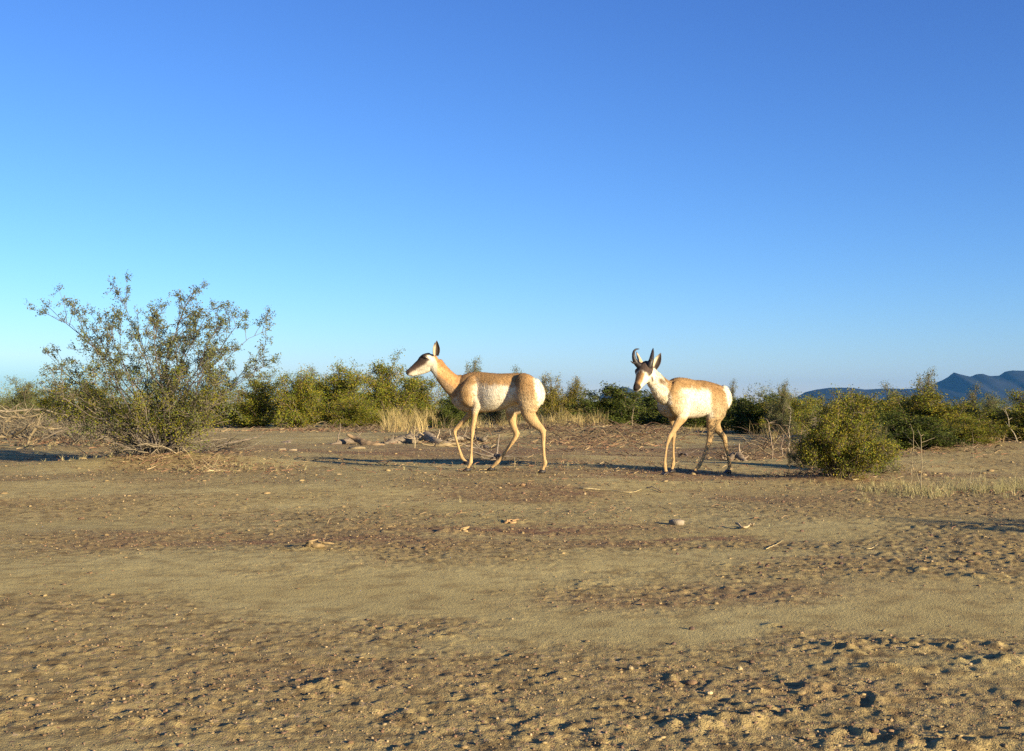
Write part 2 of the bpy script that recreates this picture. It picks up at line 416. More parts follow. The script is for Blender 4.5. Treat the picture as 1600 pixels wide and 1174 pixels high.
def shrub_parts(targets, base, rng, stem_r=.012, side=7, twig=4, leaf_per=9, twig_len=.16, spread=.03, bare=.45, stems_apart=False, base_r=.12, bow=.12, col=BARKC, base_z=None):
    """stems fan out from the base to the targets, carry side branches and twigs; leaves gather at the twig ends"""
    geos = []; leaves = []; clump = []
    g = Geo()
    for T in targets:
        if stems_apart: g = Geo()
        T = np.asarray(T, float)
        st = np.array(base)+np.array([rng.normal()*base_r*.5, rng.normal()*base_r*.5, -.03])
        out = T-st; L = np.linalg.norm(out)
        h = np.array([out[0], out[1], 0]); 
        P = wander(st, T, 9, rng, .035, -h*bow*.5+np.array([0, 0, L*bow*rng.uniform(-.2, .8)]))
        r0 = stem_r*rng.uniform(.7, 1.2)
        tube(g, P, np.linspace(r0, r0*.22, len(P)), 5, np.array(col)*rng.uniform(.7, 1.3))
        ends = [(P[-1], P[-1]-P[-3], L)]
        for k in range(side):
            u = rng.uniform(bare, .97); i = u*(len(P)-1); i0 = min(int(i), len(P)-2); p = P[i0]+(P[i0+1]-P[i0])*(i-i0)
            d = P[i0+1]-P[i0]; d /= np.linalg.norm(d)
            d2 = d*.75+rng.normal(size=3)*.55+np.array([0, 0, .25]); d2 /= np.linalg.norm(d2)
            l2 = L*rng.uniform(.14, .30)*(1.15-u*.5)
            Q = wander(p, p+d2*l2, 5, rng, .06, np.array([0, 0, l2*.08]))
            tube(g, Q, np.linspace(r0*.4, r0*.13, 5), 4, np.array(col)*rng.uniform(.7, 1.3), False)
            ends.append((Q[-1], d2, l2)); ends.append((Q[2], d2, l2*.7))
        for e, d, l in ends:
            d = d/np.linalg.norm(d); cv = rng.uniform()
            for k in range(twig):
                d3 = d*.6+rng.normal(size=3)*.6+np.array([0, 0, .3]); d3 /= np.linalg.norm(d3)
                l3 = twig_len*rng.uniform(.5, 1.3)
                q = np.array([e, e+d3*l3*.5+rng.normal(size=3)*l3*.06, e+d3*l3])
                tube(g, q, np.array([.0028, .002, .0013])*max(1, stem_r/.012), 3, np.array(col)*rng.uniform(.8, 1.3), False)
                n = rng.poisson(leaf_per)
                u = rng.beta(2.2, 1.2, n)[:, None]
                leaves.append(e+d3*l3*u*1.08+rng.normal(size=(n, 3))*spread); clump.append(np.full(n, cv))
        if stems_apart: geos.append(g)
    if not stems_apart: geos = [g]
    return geos, np.concatenate(leaves), np.concatenate(clump)

# --- the big open creosote bush on the left
def big_bush():
    rng = np.random.default_rng(21)
    bz = gz0(BX, BY)
    root = link('creosote_bush', None, label='tall open creosote bush on a low mound, left of the two animals', cat='bush', loc=(BX, BY, bz))
    D = BY
    tg = [(62, 466, .2), (104, 468, .1), (150, 490, -.3), (190, 462, .1), (212, 480, .5), (240, 495, -.4), (283, 458, .1), (302, 446, -.1), (338, 466, .3), (362, 478, -.2), (388, 486, .1),
          (432, 505, .1), (430, 556, -.3), (408, 570, .4), (62, 545, -.1), (84, 570, .5), (118, 520, -.5), (140, 510, .6), (205, 520, -.7), (255, 530, .7), (330, 530, -.7), (375, 540, .7), (300, 505, .9)]
    hi = [pix(250+(x-250)*.93, 725+(y-725)*.95, D+d)-Vector((BX, BY, bz)) for x, y, d in tg]
    g1, l1, c1 = shrub_parts(hi, (0, 0, 0), rng, .009, 9, 4, 18, .09, .015, .42, True, .16, .12, (.085, .072, .065))
    for g in g1:
        link('stem', g.mesh('stem'), M_BARK, root)
    tl = []
    for k in range(42):
        x = rng.uniform(70, 385); y = rng.uniform(585, 668) if 120 < x < 350 else rng.uniform(590, 650)
        tl.append(pix(x, y, D+rng.uniform(-.75, .75))-Vector((BX, BY, bz)))
    g2, l2, c2 = shrub_parts(tl, (0, 0, 0), rng, .007, 7, 3, 15, .12, .028, .35, False, .16, .05, (.14, .115, .09))
    link('lower_branch_tangle', g2[0].mesh('lower_branch_tangle'), M_BARK, root, kind='stuff')
    # bare dead sticks at the foot
    g = Geo()
    for k in range(46):
        a = rng.uniform(0, 2*math.pi); l = rng.uniform(.25, .8); up = rng.uniform(.05, .5)
        P = wander(rng.normal(size=3)*[.1, .1, 0], np.array([math.cos(a)*l, math.sin(a)*l, up*l]), 6, rng, .05, (0, 0, .05))
        tube(g, P, np.linspace(.006, .002, 6), 4, np.array((.22, .18, .12))*rng.uniform(.5, 1.3), False)
    link('dead_twigs', g.mesh('dead_twigs'), M_BARK, root, kind='stuff')
    m1 = leaf_mesh('foliage', np.concatenate([l1, l2]), .0112, GREYG+OLIVE[:3], 1.5, rng, np.concatenate([c1*.65, .35+c2*.65]))
    link('foliage', m1, M_LEAF, root, kind='stuff')
big_bush()

# --- generic shrubs: a few growths, each planted with its own size, turn and label
def dome_targets(n, rng, flat=.55, lo=.12):
    T = []
    for k in range(n):
        a = rng.uniform(0, 2*math.pi); e = rng.uniform(0, 1)**.85*math.pi/2
        r = rng.uniform(.58, 1.15)
        T.append((math.cos(a)*math.cos(e)*r*flat, math.sin(a)*math.cos(e)*r*flat, max(lo, math.sin(e)*r*.95)))
    return T

def variant(seed, cols, n=42, flat=.62, leaf=.0165, leaf_per=17, side=6, twig=3, twig_len=.12, spread=.035, bare=.3, r=.010, lo=.12):
    rng = np.random.default_rng(seed)
    g, l, c = shrub_parts(dome_targets(n, rng, flat, lo), (0, 0, 0), rng, r, side, twig, leaf_per, twig_len, spread, bare, False, .12, .10, (.13, .10, .07))
    return g[0].mesh('branches'), leaf_mesh('foliage', l, leaf, cols, 1.4, rng, c)

VAR = {'olive': [variant(101+i, OLIVE, flat=.62) for i in range(3)],
       'grey': [variant(111+i, GREYG, 34, .58, leaf_per=12) for i in range(2)],
       'dark': [variant(121+i, DARKG, 52, .68, leaf=.022, leaf_per=20, bare=.2) for i in range(2)],
       'yellow': [variant(131+i, YELG, 36, .55, leaf_per=11) for i in range(2)],
       'near': [variant(141, OLIVE+YELG[:2]+OLIVE, 84, .70, leaf=.0140, leaf_per=13, side=6, twig=3, twig_len=.10, spread=.03, bare=.25, r=.007, lo=.34)]}
for vs in VAR.values():
    for b_me, l_me in vs:
        b_me.materials.append(M_BARK); l_me.materials.append(M_LEAF)

def plant(kind, px, base, top, width, label, i=0, group=None, name='creosote_bush', cat='bush', D=None):
    if D is None: x, y = ground_xy(px, base)
    else: x, y = (px-CX)/F*D, D
    z = gz0(x, y); h = (HC-(top-HZ)/F*y)-z; w = width/F*y
    b_me, l_me = VAR[kind][i % len(VAR[kind])]
    e = link(name, None, label=label, cat=cat, group=group, loc=(x, y, z-.02))
    e.rotation_euler = (0, 0, R.uniform(0, 6.28)); e.scale = (w/1.35, w/1.35, h/1.08)
    link('branches', b_me, None, e, kind='stuff'); link('foliage', l_me, None, e, kind='stuff')
    return e

plant('near', 1312, 750, 608, 164, 'rounded yellow-olive bush standing nearest on the right, behind the grass', 0)
SHR = [
 ('grey', 1372, 736, 662, 60, 'small airy grey-green bush against the right flank of the rounded yellow-olive bush', 1),
 ('grey', 1256, 730, 668, 44, 'small twiggy bush against the left flank of the rounded yellow-olive bush', 0),
 ('dark', 705, 668, 618, 62, 'small dark green bush partly behind the chest of the doe', 0),
 ('dark', 965, 667, 606, 120, 'dense dark green bush below the head of the horned buck', 0),
 ('dark', 1030, 664, 612, 110, 'dark green bush directly behind the chest and forelegs of the buck', 1),
 ('olive', 405, 668, 592, 110, 'olive bush just right of the tall open creosote bush', 0),
 ('olive', 468, 669, 580, 100, 'olive bush in the row behind, second to the right of the tall creosote', 1),
 ('olive', 530, 667, 570, 110, 'tall olive bush in the row behind the fallen log', 2),
 ('grey', 498, 662, 574, 80, 'grey-green wispy bush rising at the back of the row above the log', 0),
 ('olive', 600, 664, 567, 105, 'highest bush of the left row, just left of the muzzle of the doe', 0),
 ('olive', 655, 662, 585, 90, 'olive bush behind the tan grass under the muzzle of the doe', 1),
 ('olive', 560, 669, 622, 90, 'low shadowy bush at the foot of the row behind the fallen log', 1),
 ('grey', 740, 660, 566, 60, 'sparse grey bush whose top shows above the withers of the doe', 1),
 ('grey', 815, 658, 574, 60, 'thin bush showing above the rump of the doe', 0),
 ('yellow', 862, 664, 590, 70, 'yellow-green bush right behind the hindquarters of the doe', 0),
 ('yellow', 900, 664, 598, 60, 'yellow-green bush between the doe and the dark green bush', 1),
 ('grey', 778, 662, 600, 70, 'grey-green bush seen under the belly of the doe', 1),
 ('grey', 1140, 660, 595, 46, 'wispy grey bush sticking up behind the rump of the buck', 0),
 ('dark', 1105, 668, 620, 110, 'dark bush seen through and behind the hind legs of the buck', 0),
 ('dark', 1180, 676, 618, 110, 'dark green bush to the right of the rump of the buck', 1),
 ('olive', 1228, 678, 612, 90, 'upright olive bush just left of the rounded yellow-olive bush', 2),
 ('grey', 1222, 680, 600, 50, 'wispy sprays rising behind the two stalks left of the rounded bush', 1),
 ('dark', 1345, 684, 622, 140, 'dark bush tucked behind the rounded yellow-olive bush', 0),
 ('olive', 1400, 690, 622, 150, 'wide olive bush right of the rounded bush, below the first swell of the mountain', 1),
 ('grey', 1398, 688, 598, 70, 'thin sprays topping the wide olive bush below the first swell of the mountain', 0),
 ('olive', 1450, 696, 612, 150, 'broad bush standing in front of the mountain slope behind the tall pale stalk', 0),
 ('grey', 1446, 694, 584, 76, 'tall wispy bush rising against the sky left of the mountain peak', 1),
 ('olive', 1508, 690, 632, 150, 'low wide olive bush below the mountain peak', 2),
 ('grey', 1515, 690, 600, 60, 'thin twiggy bush right below the sharp mountain peak', 0),
 ('olive', 1572, 688, 636, 150, 'olive bush at the right edge below the mountain', 1),
 ('grey', 1552, 686, 618, 60, 'sparse sprays in front of the flat-topped part of the mountain', 1),
 ('dark', 1425, 706, 646, 120, 'low dark bush at the foot of the broad bush behind the tall pale stalk', 1),
 ('dark', 1362, 700, 642, 90, 'low dark bush between the rounded bush and the stalks, deep in shade', 0),
 ('olive', 1515, 702, 652, 110, 'low olive bush on the ground below the sharp mountain peak', 0),
 ('olive', 1632, 692, 606, 120, 'bush cut by the right edge of the view', 1),
 ('grey', 30, 668, 600, 110, 'olive bush at the far left behind the dead branches', 2),
 ('olive', 90, 664, 606, 90, 'yellowish bush behind the left side of the tall creosote', 1),
 ('grey', 40, 655, 590, 80, 'faint grey bush farthest left on the skyline', 0),
 ('olive', 150, 668, 606, 110, 'olive bush seen through the left half of the tall creosote', 0),
 ('olive', 330, 666, 612, 120, 'olive bush seen through the right half of the tall creosote', 1),
 ('yellow', 240, 664, 622, 100, 'yellow-green bush seen through the stems of the tall creosote', 0),
]
for k, px, b, t, w, lab, i in SHR:
    plant(k, px, b, t, w*1.25, lab, i)

y_ = 3.1; x_ = 4.7; plant('olive', CX+x_/y_*F, 700, HZ+(HC-gz0(x_, y_)-.8)/y_*F, 1.1/y_*F, 'low bush beyond the right edge of the gravel, shading a strip of it', 1, D=y_)

# --- the scrub beyond reads as one mass
def far_scrub():
    rng = np.random.default_rng(77); Vs = []; Cs = []
    for k in range(520):
        D = rng.uniform(42, 260); px = rng.uniform(-260, 1900)
        x = (px-CX)/F*D; h = rng.uniform(.9, 2.1)*(1 if D < 120 else 1.15); w = h*rng.uniform(.5, .8)
        n = int(900*min(1, 60/D))+120
        a = rng.normal(size=(n, 3)); a /= np.linalg.norm(a, axis=1)[:, None]
        lump = 0.75+.35*np.sin(a[:, 0]*3.1+k)*np.cos(a[:, 1]*2.7-k)+.12*np.sin(a[:, 2]*9+k)
        P = a*(rng.uniform(.45, 1, n)**.5*lump)[:, None]*[w, w, h*.55]+[x, D, h*.50]
        P = P[P[:, 2] > 0.02]
        pal = np.array([OLIVE, GREYG][k % 2]); 
        Vs.append((P, .05*(1+D/120), pal)); 
    vv = []; cc = []
    for P, s, pal in Vs:
        n = len(P); a = rng.normal(size=(n, 3)); a /= np.linalg.norm(a, axis=1)[:, None]
        b = np.cross(a, rng.normal(size=(n, 3))); b /= np.linalg.norm(b, axis=1)[:, None]
        vv.append(np.stack([P-a*s*.6, P+b*s*.4, P+a*s*.6], 1).reshape(-1, 3))
        cc.append(np.repeat(pal[rng.integers(0, len(pal), n)]*rng.uniform(.7, 1.2, n)[:, None], 3, 0))
    V = np.concatenate(vv); me = mesh_np('distant_scrub', V, np.arange(len(V)), 3, np.concatenate(cc), False)
    link('distant_scrub', me, M_LEAF, kind='stuff')
far_scrub()

# ------------------------------------------------------------------ dry grass, stalks, litter
def blades(P, h, rng, width, cols, lean=.6):
    """curved tapering blades, two segments each"""
    n = len(P); a = rng.uniform(0, 2*math.pi, n); d = np.stack([np.cos(a), np.sin(a), np.zeros(n)], 1)
    s = np.stack([-np.sin(a+rng.normal(0, .8, n)), np.cos(a), np.zeros(n)], 1)
    h = h*rng.uniform(.5, 1.2, n); le = (h*lean*rng.uniform(.1, 1.6, n))[:, None]
    up = np.array([0, 0, 1.0]); w = width*rng.uniform(.6, 1.3, n)[:, None]
    m = P+up*(h*.55)[:, None]+d*le*.3; t = P+up*h[:, None]+d*le
    V = np.stack([P-s*w, P+s*w, m+s*w*.7, m-s*w*.7, t], 1).reshape(-1, 3)
    k = np.arange(n)[:, None]*5
    Q = np.concatenate([k+[0, 1, 2, 3]], 1); T = np.concatenate([k+[3, 2, 4]], 1)
    flat = np.concatenate([Q.ravel(), T.ravel()]); tot = np.concatenate([np.full(n, 4), np.full(n, 3)])
    C = np.asarray(cols)[rng.integers(0, len(cols), n)]*rng.uniform(.75, 1.2, n)[:, None]
    return V, flat, tot, np.repeat(C, 5, 0)

STRAW = [(.36, .27, .12), (.42, .33, .15), (.30, .22, .09), (.27, .22, .09)]
GRGR = [(.30, .26, .12), (.40, .34, .17), (.22, .21, .09), (.46, .39, .20)]

def grass_stuff(name, spots, rng, width, cols, label=None):
    """spots: column, row, half-width px, rel depth, height m, count"""
    out = []; off = 0; Vs = []; Fs = []; Ts = []; Cs = []
    for px, py, w, dd, h, n, tuft in spots:
        D0 = F*HC/(py-HZ); nt_ = max(1, n//tuft)
        cx = rng.normal(px, w*.55, nt_); cd = D0*(1+rng.normal(0, dd, nt_)); cx = np.repeat(cx, tuft); cd = np.repeat(cd, tuft)
        x = (cx-CX)/F*cd+rng.normal(0, h*.13, len(cx)); y = cd+rng.normal(0, h*.13, len(cx))
        z = ground_z(x, y, False)-.01
        hh = h*np.repeat(rng.uniform(.45, 1.25, nt_), tuft)
        V, f, t, c = blades(np.stack([x, y, z], 1), hh, rng, width*D0/10, cols)
        # quads first, then tris: keep the blocks apart
        Vs.append(V); nq = int((t == 4).sum())*4
        Fs.append((f[:nq]+off, f[nq:]+off)); Cs.append(c); off += len(V)
    q = np.concatenate([a for a, b in Fs]); tr = np.concatenate([b for a, b in Fs])
    me = mesh_np(name, np.concatenate(Vs), np.concatenate([q, tr]), np.concatenate([np.full(len(q)//4, 4), np.full(len(tr)//3, 3)]), np.concatenate(Cs), False)
    return link(name, me, M_GRASS, kind='stuff')

rg = np.random.default_rng(9)
grass_stuff('tall_dry_grass', [(640, 664, 40, .16, .62, 1500, 12), (612, 667, 20, .12, .60, 700, 14), (684, 664, 34, .14, .55, 800, 12), (720, 669, 50, .05, .32, 260, 14),
                               (880, 668, 34, .08, .55, 900, 40), (908, 668, 20, .06, .55, 500, 40), (825, 668, 40, .06, .45, 420, 30), (790, 670, 40, .04, .35, 200, 14),
                               (1010, 676, 60, .05, .22, 260, 14), (1120, 672, 70, .05, .18, 300, 14), (95, 660, 50, .1, .6, 400, 40), (330, 662, 60, .1, .5, 500, 40), (215, 665, 70, .1, .5, 500, 40),
                               (1215, 690, 30, .05, .3, 160, 12), (1450, 690, 120, .05, .22, 240, 12), (1580, 700, 60, .06, .22, 140, 12)], rg, .0019, STRAW)
grass_stuff('short_grey_grass', [(1440, 768, 60, .025, .095, 1300, 20), (1540, 764, 60, .035, .095, 1300, 20), (1605, 760, 30, .03, .13, 500, 24), (1370, 762, 36, .03, .06, 420, 16), (1420, 773, 50, .015, .05, 500, 14),
                                 (1300, 756, 60, .02, .035, 240, 12), (1400, 757, 40, .03, .08, 260, 16), (1350, 783, 26, .01, .04, 200, 16), (1100, 757, 70, .01, .03, 120, 8), (1500, 745, 90, .03, .06, 260, 14),
                                 (380, 735, 60, .03, .05, 300, 12), (320, 738, 60, .02, .04, 240, 12), (90, 700, 70, .05, .08, 300, 12), (160, 725, 70, .03, .06, 260, 12), (820, 730, 420, .14, .05, 260, 5), (1350, 800, 220, .06, .03, 160, 6), (500, 760, 350, .06, .025, 120, 5)], rg, .0014, GRGR)

def stalk(px, base, top, lean, label, rng, rad=.006, twigs=4, col=(.27, .22, .13), name='dry_stalk', cat='dry stalk', dd=0):
    x, y = ground_xy(px, base); z = gz0(x, y); h = HC-(top-HZ)/F*y-z
    rad *= .62; g = Geo(); tip = np.array([lean/F*y, dd, h])
    P = wander((0, 0, -.02), tip, 9, rng, .045, rng.normal(size=3)*.03*h)
    tube(g, P, np.linspace(rad, rad*.35, 9), 5, col)
    for k in range(twigs):
        i = rng.integers(3, 9); l = h*rng.uniform(.12, .3); d = np.array([rng.normal(), rng.normal(), rng.uniform(.1, .9)]); d /= np.linalg.norm(d)
        tube(g, wander(P[i], P[i]+d*l, 4, rng, .05, (0, 0, .0)), np.linspace(rad*.5, rad*.2, 4), 3, np.array(col)*rng.uniform(.7, 1.2), False)
    return link(name, g.mesh(name), M_DEAD, label=label, cat=cat, loc=(x, y, z))

rs = np.random.default_rng(33)
stalk(1441, 769, 672, -7, 'tallest pale dry stalk rising from the grass on the right', rs, .0085, 9, (.24, .195, .12))
stalk(1436, 768, 720, -6, 'short stalk leaning beside the tallest pale stalk in the right grass', rs, .006, 3)
stalk(1420, 757, 662, 2, 'thin dry stalk left of the tallest pale stalk', rs, .006, 6)
stalk(1362, 742, 700, 2, 'faint slender stalk at the right foot of the rounded yellow-olive bush', rs, .004, 3)
stalk(1517, 762, 690, 4, 'single straight thin stalk standing in the right grass', rs, .005, 2)
stalk(1206, 718, 655, -8, 'forked brown stalk left of the rounded yellow-olive bush', rs, .013, 6, (.25, .19, .13))
stalk(1234, 708, 640, 2, 'upright grey stalk just behind the forked brown stalk', rs, .013, 5, (.30, .25, .17))
stalk(1222, 712, 680, 3, 'low twiggy stub between the two stalks left of the rounded bush', rs, .012, 9, (.24, .18, .13))
stalk(1590, 700, 640, -20, 'leaning bare grey stalk at the right edge below the mountain', rs, .014, 8, (.34, .29, .2))
stalk(648, 703, 668, 2, 'little dry sprig standing in front of the fallen logs', rs, .01, 14, (.42, .33, .19))
stalk(988, 683, 640, 2, 'thin leafless sapling in front of the dark green bush', rs, .012, 7, (.33, .26, .16))
stalk(803, 735, 715, 1, 'tiny curled dry sprig between the legs of the doe', rs, .004, 5, (.45, .36, .2))
stalk(882, 746, 738, 0, 'stubby pale tuft right of the near hind hoof of the doe', rs, .008, 6, (.45, .34, .18))
stalk(112, 682, 600, -3, 'upright pale dead stem behind the left side of the tall creosote', rs, .016, 5, (.40, .34, .22))

# --- fallen wood
def limb(pts, rad, label, name='dead_branch', cat='dead branch', col=(.24, .19, .13), twigs=5, seed=1, tl=1.0, sides=8):
    """pts: photo columns/rows at the depth of the first row given; radius in metres"""
    rng = np.random.default_rng(seed); px, py, D = pts[0]
    base = pix(px, py, D); g = Geo()
    P = np.array([tuple(pix(a, b, d)-base) for a, b, d in pts]); n = max(9, len(P)*4)
    rad = np.interp(np.linspace(0, 1, n), np.linspace(0, 1, len(rad)), rad)
    P = catmull(P, n)+rng.normal(size=(n, 3))*rad[:, None]*.12
    tube(g, P, rad*rng.uniform(.9, 1.1, n), sides, col)
    for k in range(twigs):
        i = rng.integers(1, n-1); l = rng.uniform(.12, .42)*tl; d = np.array([rng.normal(), rng.normal()*.6, rng.uniform(-.1, .8)]); d /= np.linalg.norm(d)
        tube(g, wander(P[i], P[i]+d*l, 5, rng, .08, (0, 0, -.02)), np.linspace(rad[i]*.4, rad[i]*.12+.001, 5), 4, np.array(col)*rng.uniform(.8, 1.4), False)
    return link(name, g.mesh(name), M_DEAD, label=label, cat=cat, loc=base)

limb([(542, 679, 17.2), (556, 686, 17.2), (572, 694, 17.0), (588, 697, 16.9), (600, 698, 16.9)], [.02, .045, .06, .055, .035], 'sun-bleached split log end slanting up to the left on the bare ground', 'fallen_log', 'log', (.22, .155, .09), 0, 2)
limb([(516, 697, 17.3), (530, 692, 17.4), (548, 690, 17.6), (566, 691, 17.6)], [.025, .05, .055, .04], 'dark thin log lying behind the slanting bleached log', 'fallen_log', 'log', (.14, .11, .08), 3, 3)
limb([(600, 696, 17.6), (618, 692, 17.8), (636, 688, 18.0), (660, 685, 18.4)], [.05, .09, .10, .07], 'dark thick log lying right of the slanting bleached log', 'fallen_log', 'log', (.15, .12, .085), 4, 4)
limb([(655, 685, 17.6), (668, 681, 17.6), (682, 690, 17.2), (705, 694, 17.0)], [.05, .075, .055, .03], 'humped root-like branch behind the dry sprig', col=(.27, .21, .14), twigs=12, seed=5, tl=.6)
limb([(680, 697, 16.6), (695, 696, 16.6), (715, 694, 16.8)], [.03, .04, .02], 'pale broken branch left of the lifted foreleg of the doe', col=(.21, .16, .09), twigs=6, seed=6)
limb([(700, 688, 18.0), (730, 684, 18.4), (760, 688, 18.0)], [.03, .05, .03], 'dark twiggy branch seen between the front legs of the doe', col=(.2, .16, .11), twigs=14, seed=7, tl=.6)
limb([(768, 722, 12.2), (775, 714, 12.3), (786, 713, 12.2)], [.02, .035, .02], 'small dark knot of wood by the far hind hoof of the doe', col=(.16, .13, .1), twigs=7, seed=8)
limb([(750, 703, 15.6), (757, 699, 15.6), (766, 703, 15.5)], [.03, .045, .02], 'small dark stub lying between the front and hind legs of the doe', col=(.15, .12, .09), twigs=5, seed=18)
limb([(1138, 722, 12.0), (1150, 714, 12.1), (1166, 722, 11.9)], [.03, .06, .025], 'dark broken stump lying behind the rear hoof of the buck', col=(.17, .13, .09), twigs=16, seed=9, tl=.4)
limb([(1060, 713, 13.2), (1066, 708, 13.2), (1074, 712, 13.1)], [.012, .02, .01], 'small dark forked twig between the legs of the buck', col=(.13, .1, .08), twigs=5, seed=10)
# tangle of dead wood at the left
limb([(42, 700, 16.4), (50, 676, 16.4), (66, 667, 16.4), (82, 678, 16.2), (92, 686, 16.0)], [.014, .028, .03, .022, .01], 'pale arched dead limb at the left behind the tall creosote', col=(.19, .15, .09), twigs=16, seed=11)
limb([(-10, 683, 17.0), (18, 681, 17.0), (40, 668, 16.8), (55, 660, 16.8)], [.03, .026, .02, .01], 'pale limb rising from the left edge towards the arched dead limb', col=(.18, .14, .085), twigs=14, seed=12)
limb([(8, 660, 19.0), (20, 652, 19.0), (40, 653, 19.0), (70, 645, 19.0)], [.022, .024, .016, .008], 'upper bowed dead limb at the far left', col=(.19, .15, .09), twigs=18, seed=13)
limb([(-10, 642, 20), (20, 643, 20), (60, 640, 20), (110, 650, 20)], [.02, .018, .016, .008], 'long level grey dead limb highest of the left tangle', col=(.22, .18, .12), twigs=22, seed=14)
limb([(60, 690, 15.5), (100, 672, 15.8), (150, 668, 15.8), (200, 680, 15.2)], [.012, .014, .012, .006], 'dark dead limb crossing behind the foot of the tall creosote', col=(.11, .09, .065), twigs=22, seed=15)
limb([(330, 700, 14.5), (370, 690, 14.6), (400, 684, 14.8), (412, 676, 14.8)], [.014, .012, .009, .004], 'thin dark dead branch reaching right from the tall creosote', col=(.15, .12, .09), twigs=6, seed=16)
limb([(300, 742, 9.8), (340, 735, 9.9), (390, 742, 9.7)], [.007, .006, .003], 'thin straw-coloured stick arching over the ground right of the tall creosote', col=(.42, .33, .18), twigs=10, seed=17)

def tangle(name, zones, seed, cols, rad=.006):
    rng = np.random.default_rng(seed); g = Geo()
    for px, py, w, dd, n, l0, up in zones:
        D0 = F*HC/(py-HZ); D = D0*np.exp(rng.normal(0, dd, n)); x = (rng.normal(px, w*.6, n)-CX)/F*D; z = ground_z(x, D, False)
        for k in range(n):
            l = l0*rng.uniform(.3, 1.2); a_ = rng.uniform(0, 6.28); e = rng.uniform(-.1, 1)*up
            p = np.array([x[k], D[k], z[k]+rng.uniform(0, .25)*up*l0]); d = np.array([math.cos(a_), math.sin(a_)*.7, e])*l
            P = wander(p, p+d, 5, rng, .07, (0, 0, l*rng.uniform(-.05, .25))); r = rad*rng.uniform(.4, 1.2)*D0/14
            tube(g, P, np.linspace(r, r*.35, 5), 3, np.array(cols[rng.integers(0, len(cols))])*rng.uniform(.7, 1.25), False)
    link(name, g.mesh(name), M_DEAD, kind='stuff')
tangle('dead_brush', [(60, 684, 70, .10, 420, .75, .75), (150, 690, 70, .10, 380, .7, .65), (20, 672, 50, .1, 240, .8, .8), (330, 705, 60, .06, 150, .45, .4), (235, 716, 60, .05, 160, .45, .5)], 88,
       [(.14, .11, .07), (.20, .165, .105), (.095, .075, .055), (.16, .14, .095)])
tangle('berm_debris', [(800, 680, 80, .08, 260, .45, .35), (930, 684, 100, .1, 420, .45, .3), (1040, 684, 60, .08, 160, .4, .3), (715, 690, 50, .05, 180, .45, .4), (1155, 714, 36, .04, 120, .3, .5), (560, 672, 120, .05, 200, .4, .4),
                       (1215, 706, 40, .04, 120, .4, .8), (1470, 702, 110, .05, 200, .25, .4), (1290, 740, 50, .03, 120, .22, .5)], 89, [(.12, .085, .055), (.17, .125, .075), (.08, .06, .045), (.16, .095, .06), (.22, .17, .10)])

def litter():
    """fine twigs and bark shed under the bushes"""
    rng = np.random.default_rng(44); g = Geo()
    zones = [(930, 690, 110, .14, 700, .22), (700, 692, 90, .06, 300, .2), (110, 690, 110, .08, 520, .3), (330, 735, 100, .04, 260, .13), (1280, 742, 80, .03, 200, .12), (1160, 715, 60, .05, 160, .14),
             (1450, 705, 120, .06, 320, .2), (500, 674, 160, .05, 380, .25), (1480, 765, 120, .03, 160, .09), (230, 730, 60, .04, 200, .13), (1010, 760, 250, .06, 60, .08), (850, 730, 520, .12, 520, .11), (750, 800, 480, .08, 260, .06), (250, 712, 200, .08, 160, .12)]
    for px, py, w, dd, n, l0 in zones:
        D0 = F*HC/(py-HZ); D = D0*np.exp(rng.normal(0, dd, n)); x = (rng.normal(px, w*.6, n)-CX)/F*D
        z = ground_z(x, D, False)
        for k in range(n):
            l = l0*rng.uniform(.3, 1.3); a = rng.uniform(0, math.pi); up = rng.uniform(-.02, .45)*l
            p = np.array([x[k], D[k], z[k]+.006]); d = np.array([math.cos(a)*l, math.sin(a)*l, up])
            l *= .6; d *= .6; c = np.array([(.22, .15, .085), (.14, .09, .06), (.30, .22, .12), (.21, .115, .07)][rng.integers(0, 4)])
            tube(g, [p, p+d*.5+rng.normal(size=3)*l*.1, p+d], np.array([.005, .004, .002])*(D0/12), 3, c*rng.uniform(.7, 1.2), False)
    link('twig_litter', g.mesh('twig_litter', False), M_DEAD, kind='stuff')
litter()

# --- stones
def stone_geo(rng, r, flat=.7, col=(.3, .24, .17), det=2):
    import bmesh
    bm = bmesh.new(); bmesh.ops.create_icosphere(bm, subdivisions=det, radius=1)
    V = np.array([v.co[:] for v in bm.verts]); fs = [tuple(v.index for v in f.verts) for f in bm.faces]; bm.free()
    for k in range(7):
        d = rng.normal(size=3); d /= np.linalg.norm(d); h = V@d; V = V-np.outer(np.maximum(0, h-rng.uniform(.55, .85)), d)*.9
    V = V*(1+.10*np.sin(V@rng.normal(size=3)*4+rng.uniform(0, 6)))[:, None]
    return V*[r*rng.uniform(.9, 1.3), r*rng.uniform(.8, 1.1), r*flat], fs, np.array(col)*rng.uniform(.85, 1.15)

def stone(px, py, wpx, label, col=(.30, .25, .19), seed=1, flat=.7, name='stone', cat='stone', group=None):
    rng = np.random.default_rng(seed); x, y = ground_xy(px, py); r = wpx/F*y*.5
    g = Geo(); g.add(*stone_geo(rng, r, flat, col)); z = gz(x, y)
    return link(name, g.mesh(name), M_STONE, label=label, cat=cat, group=group, loc=(x, y, z+r*flat*.25))

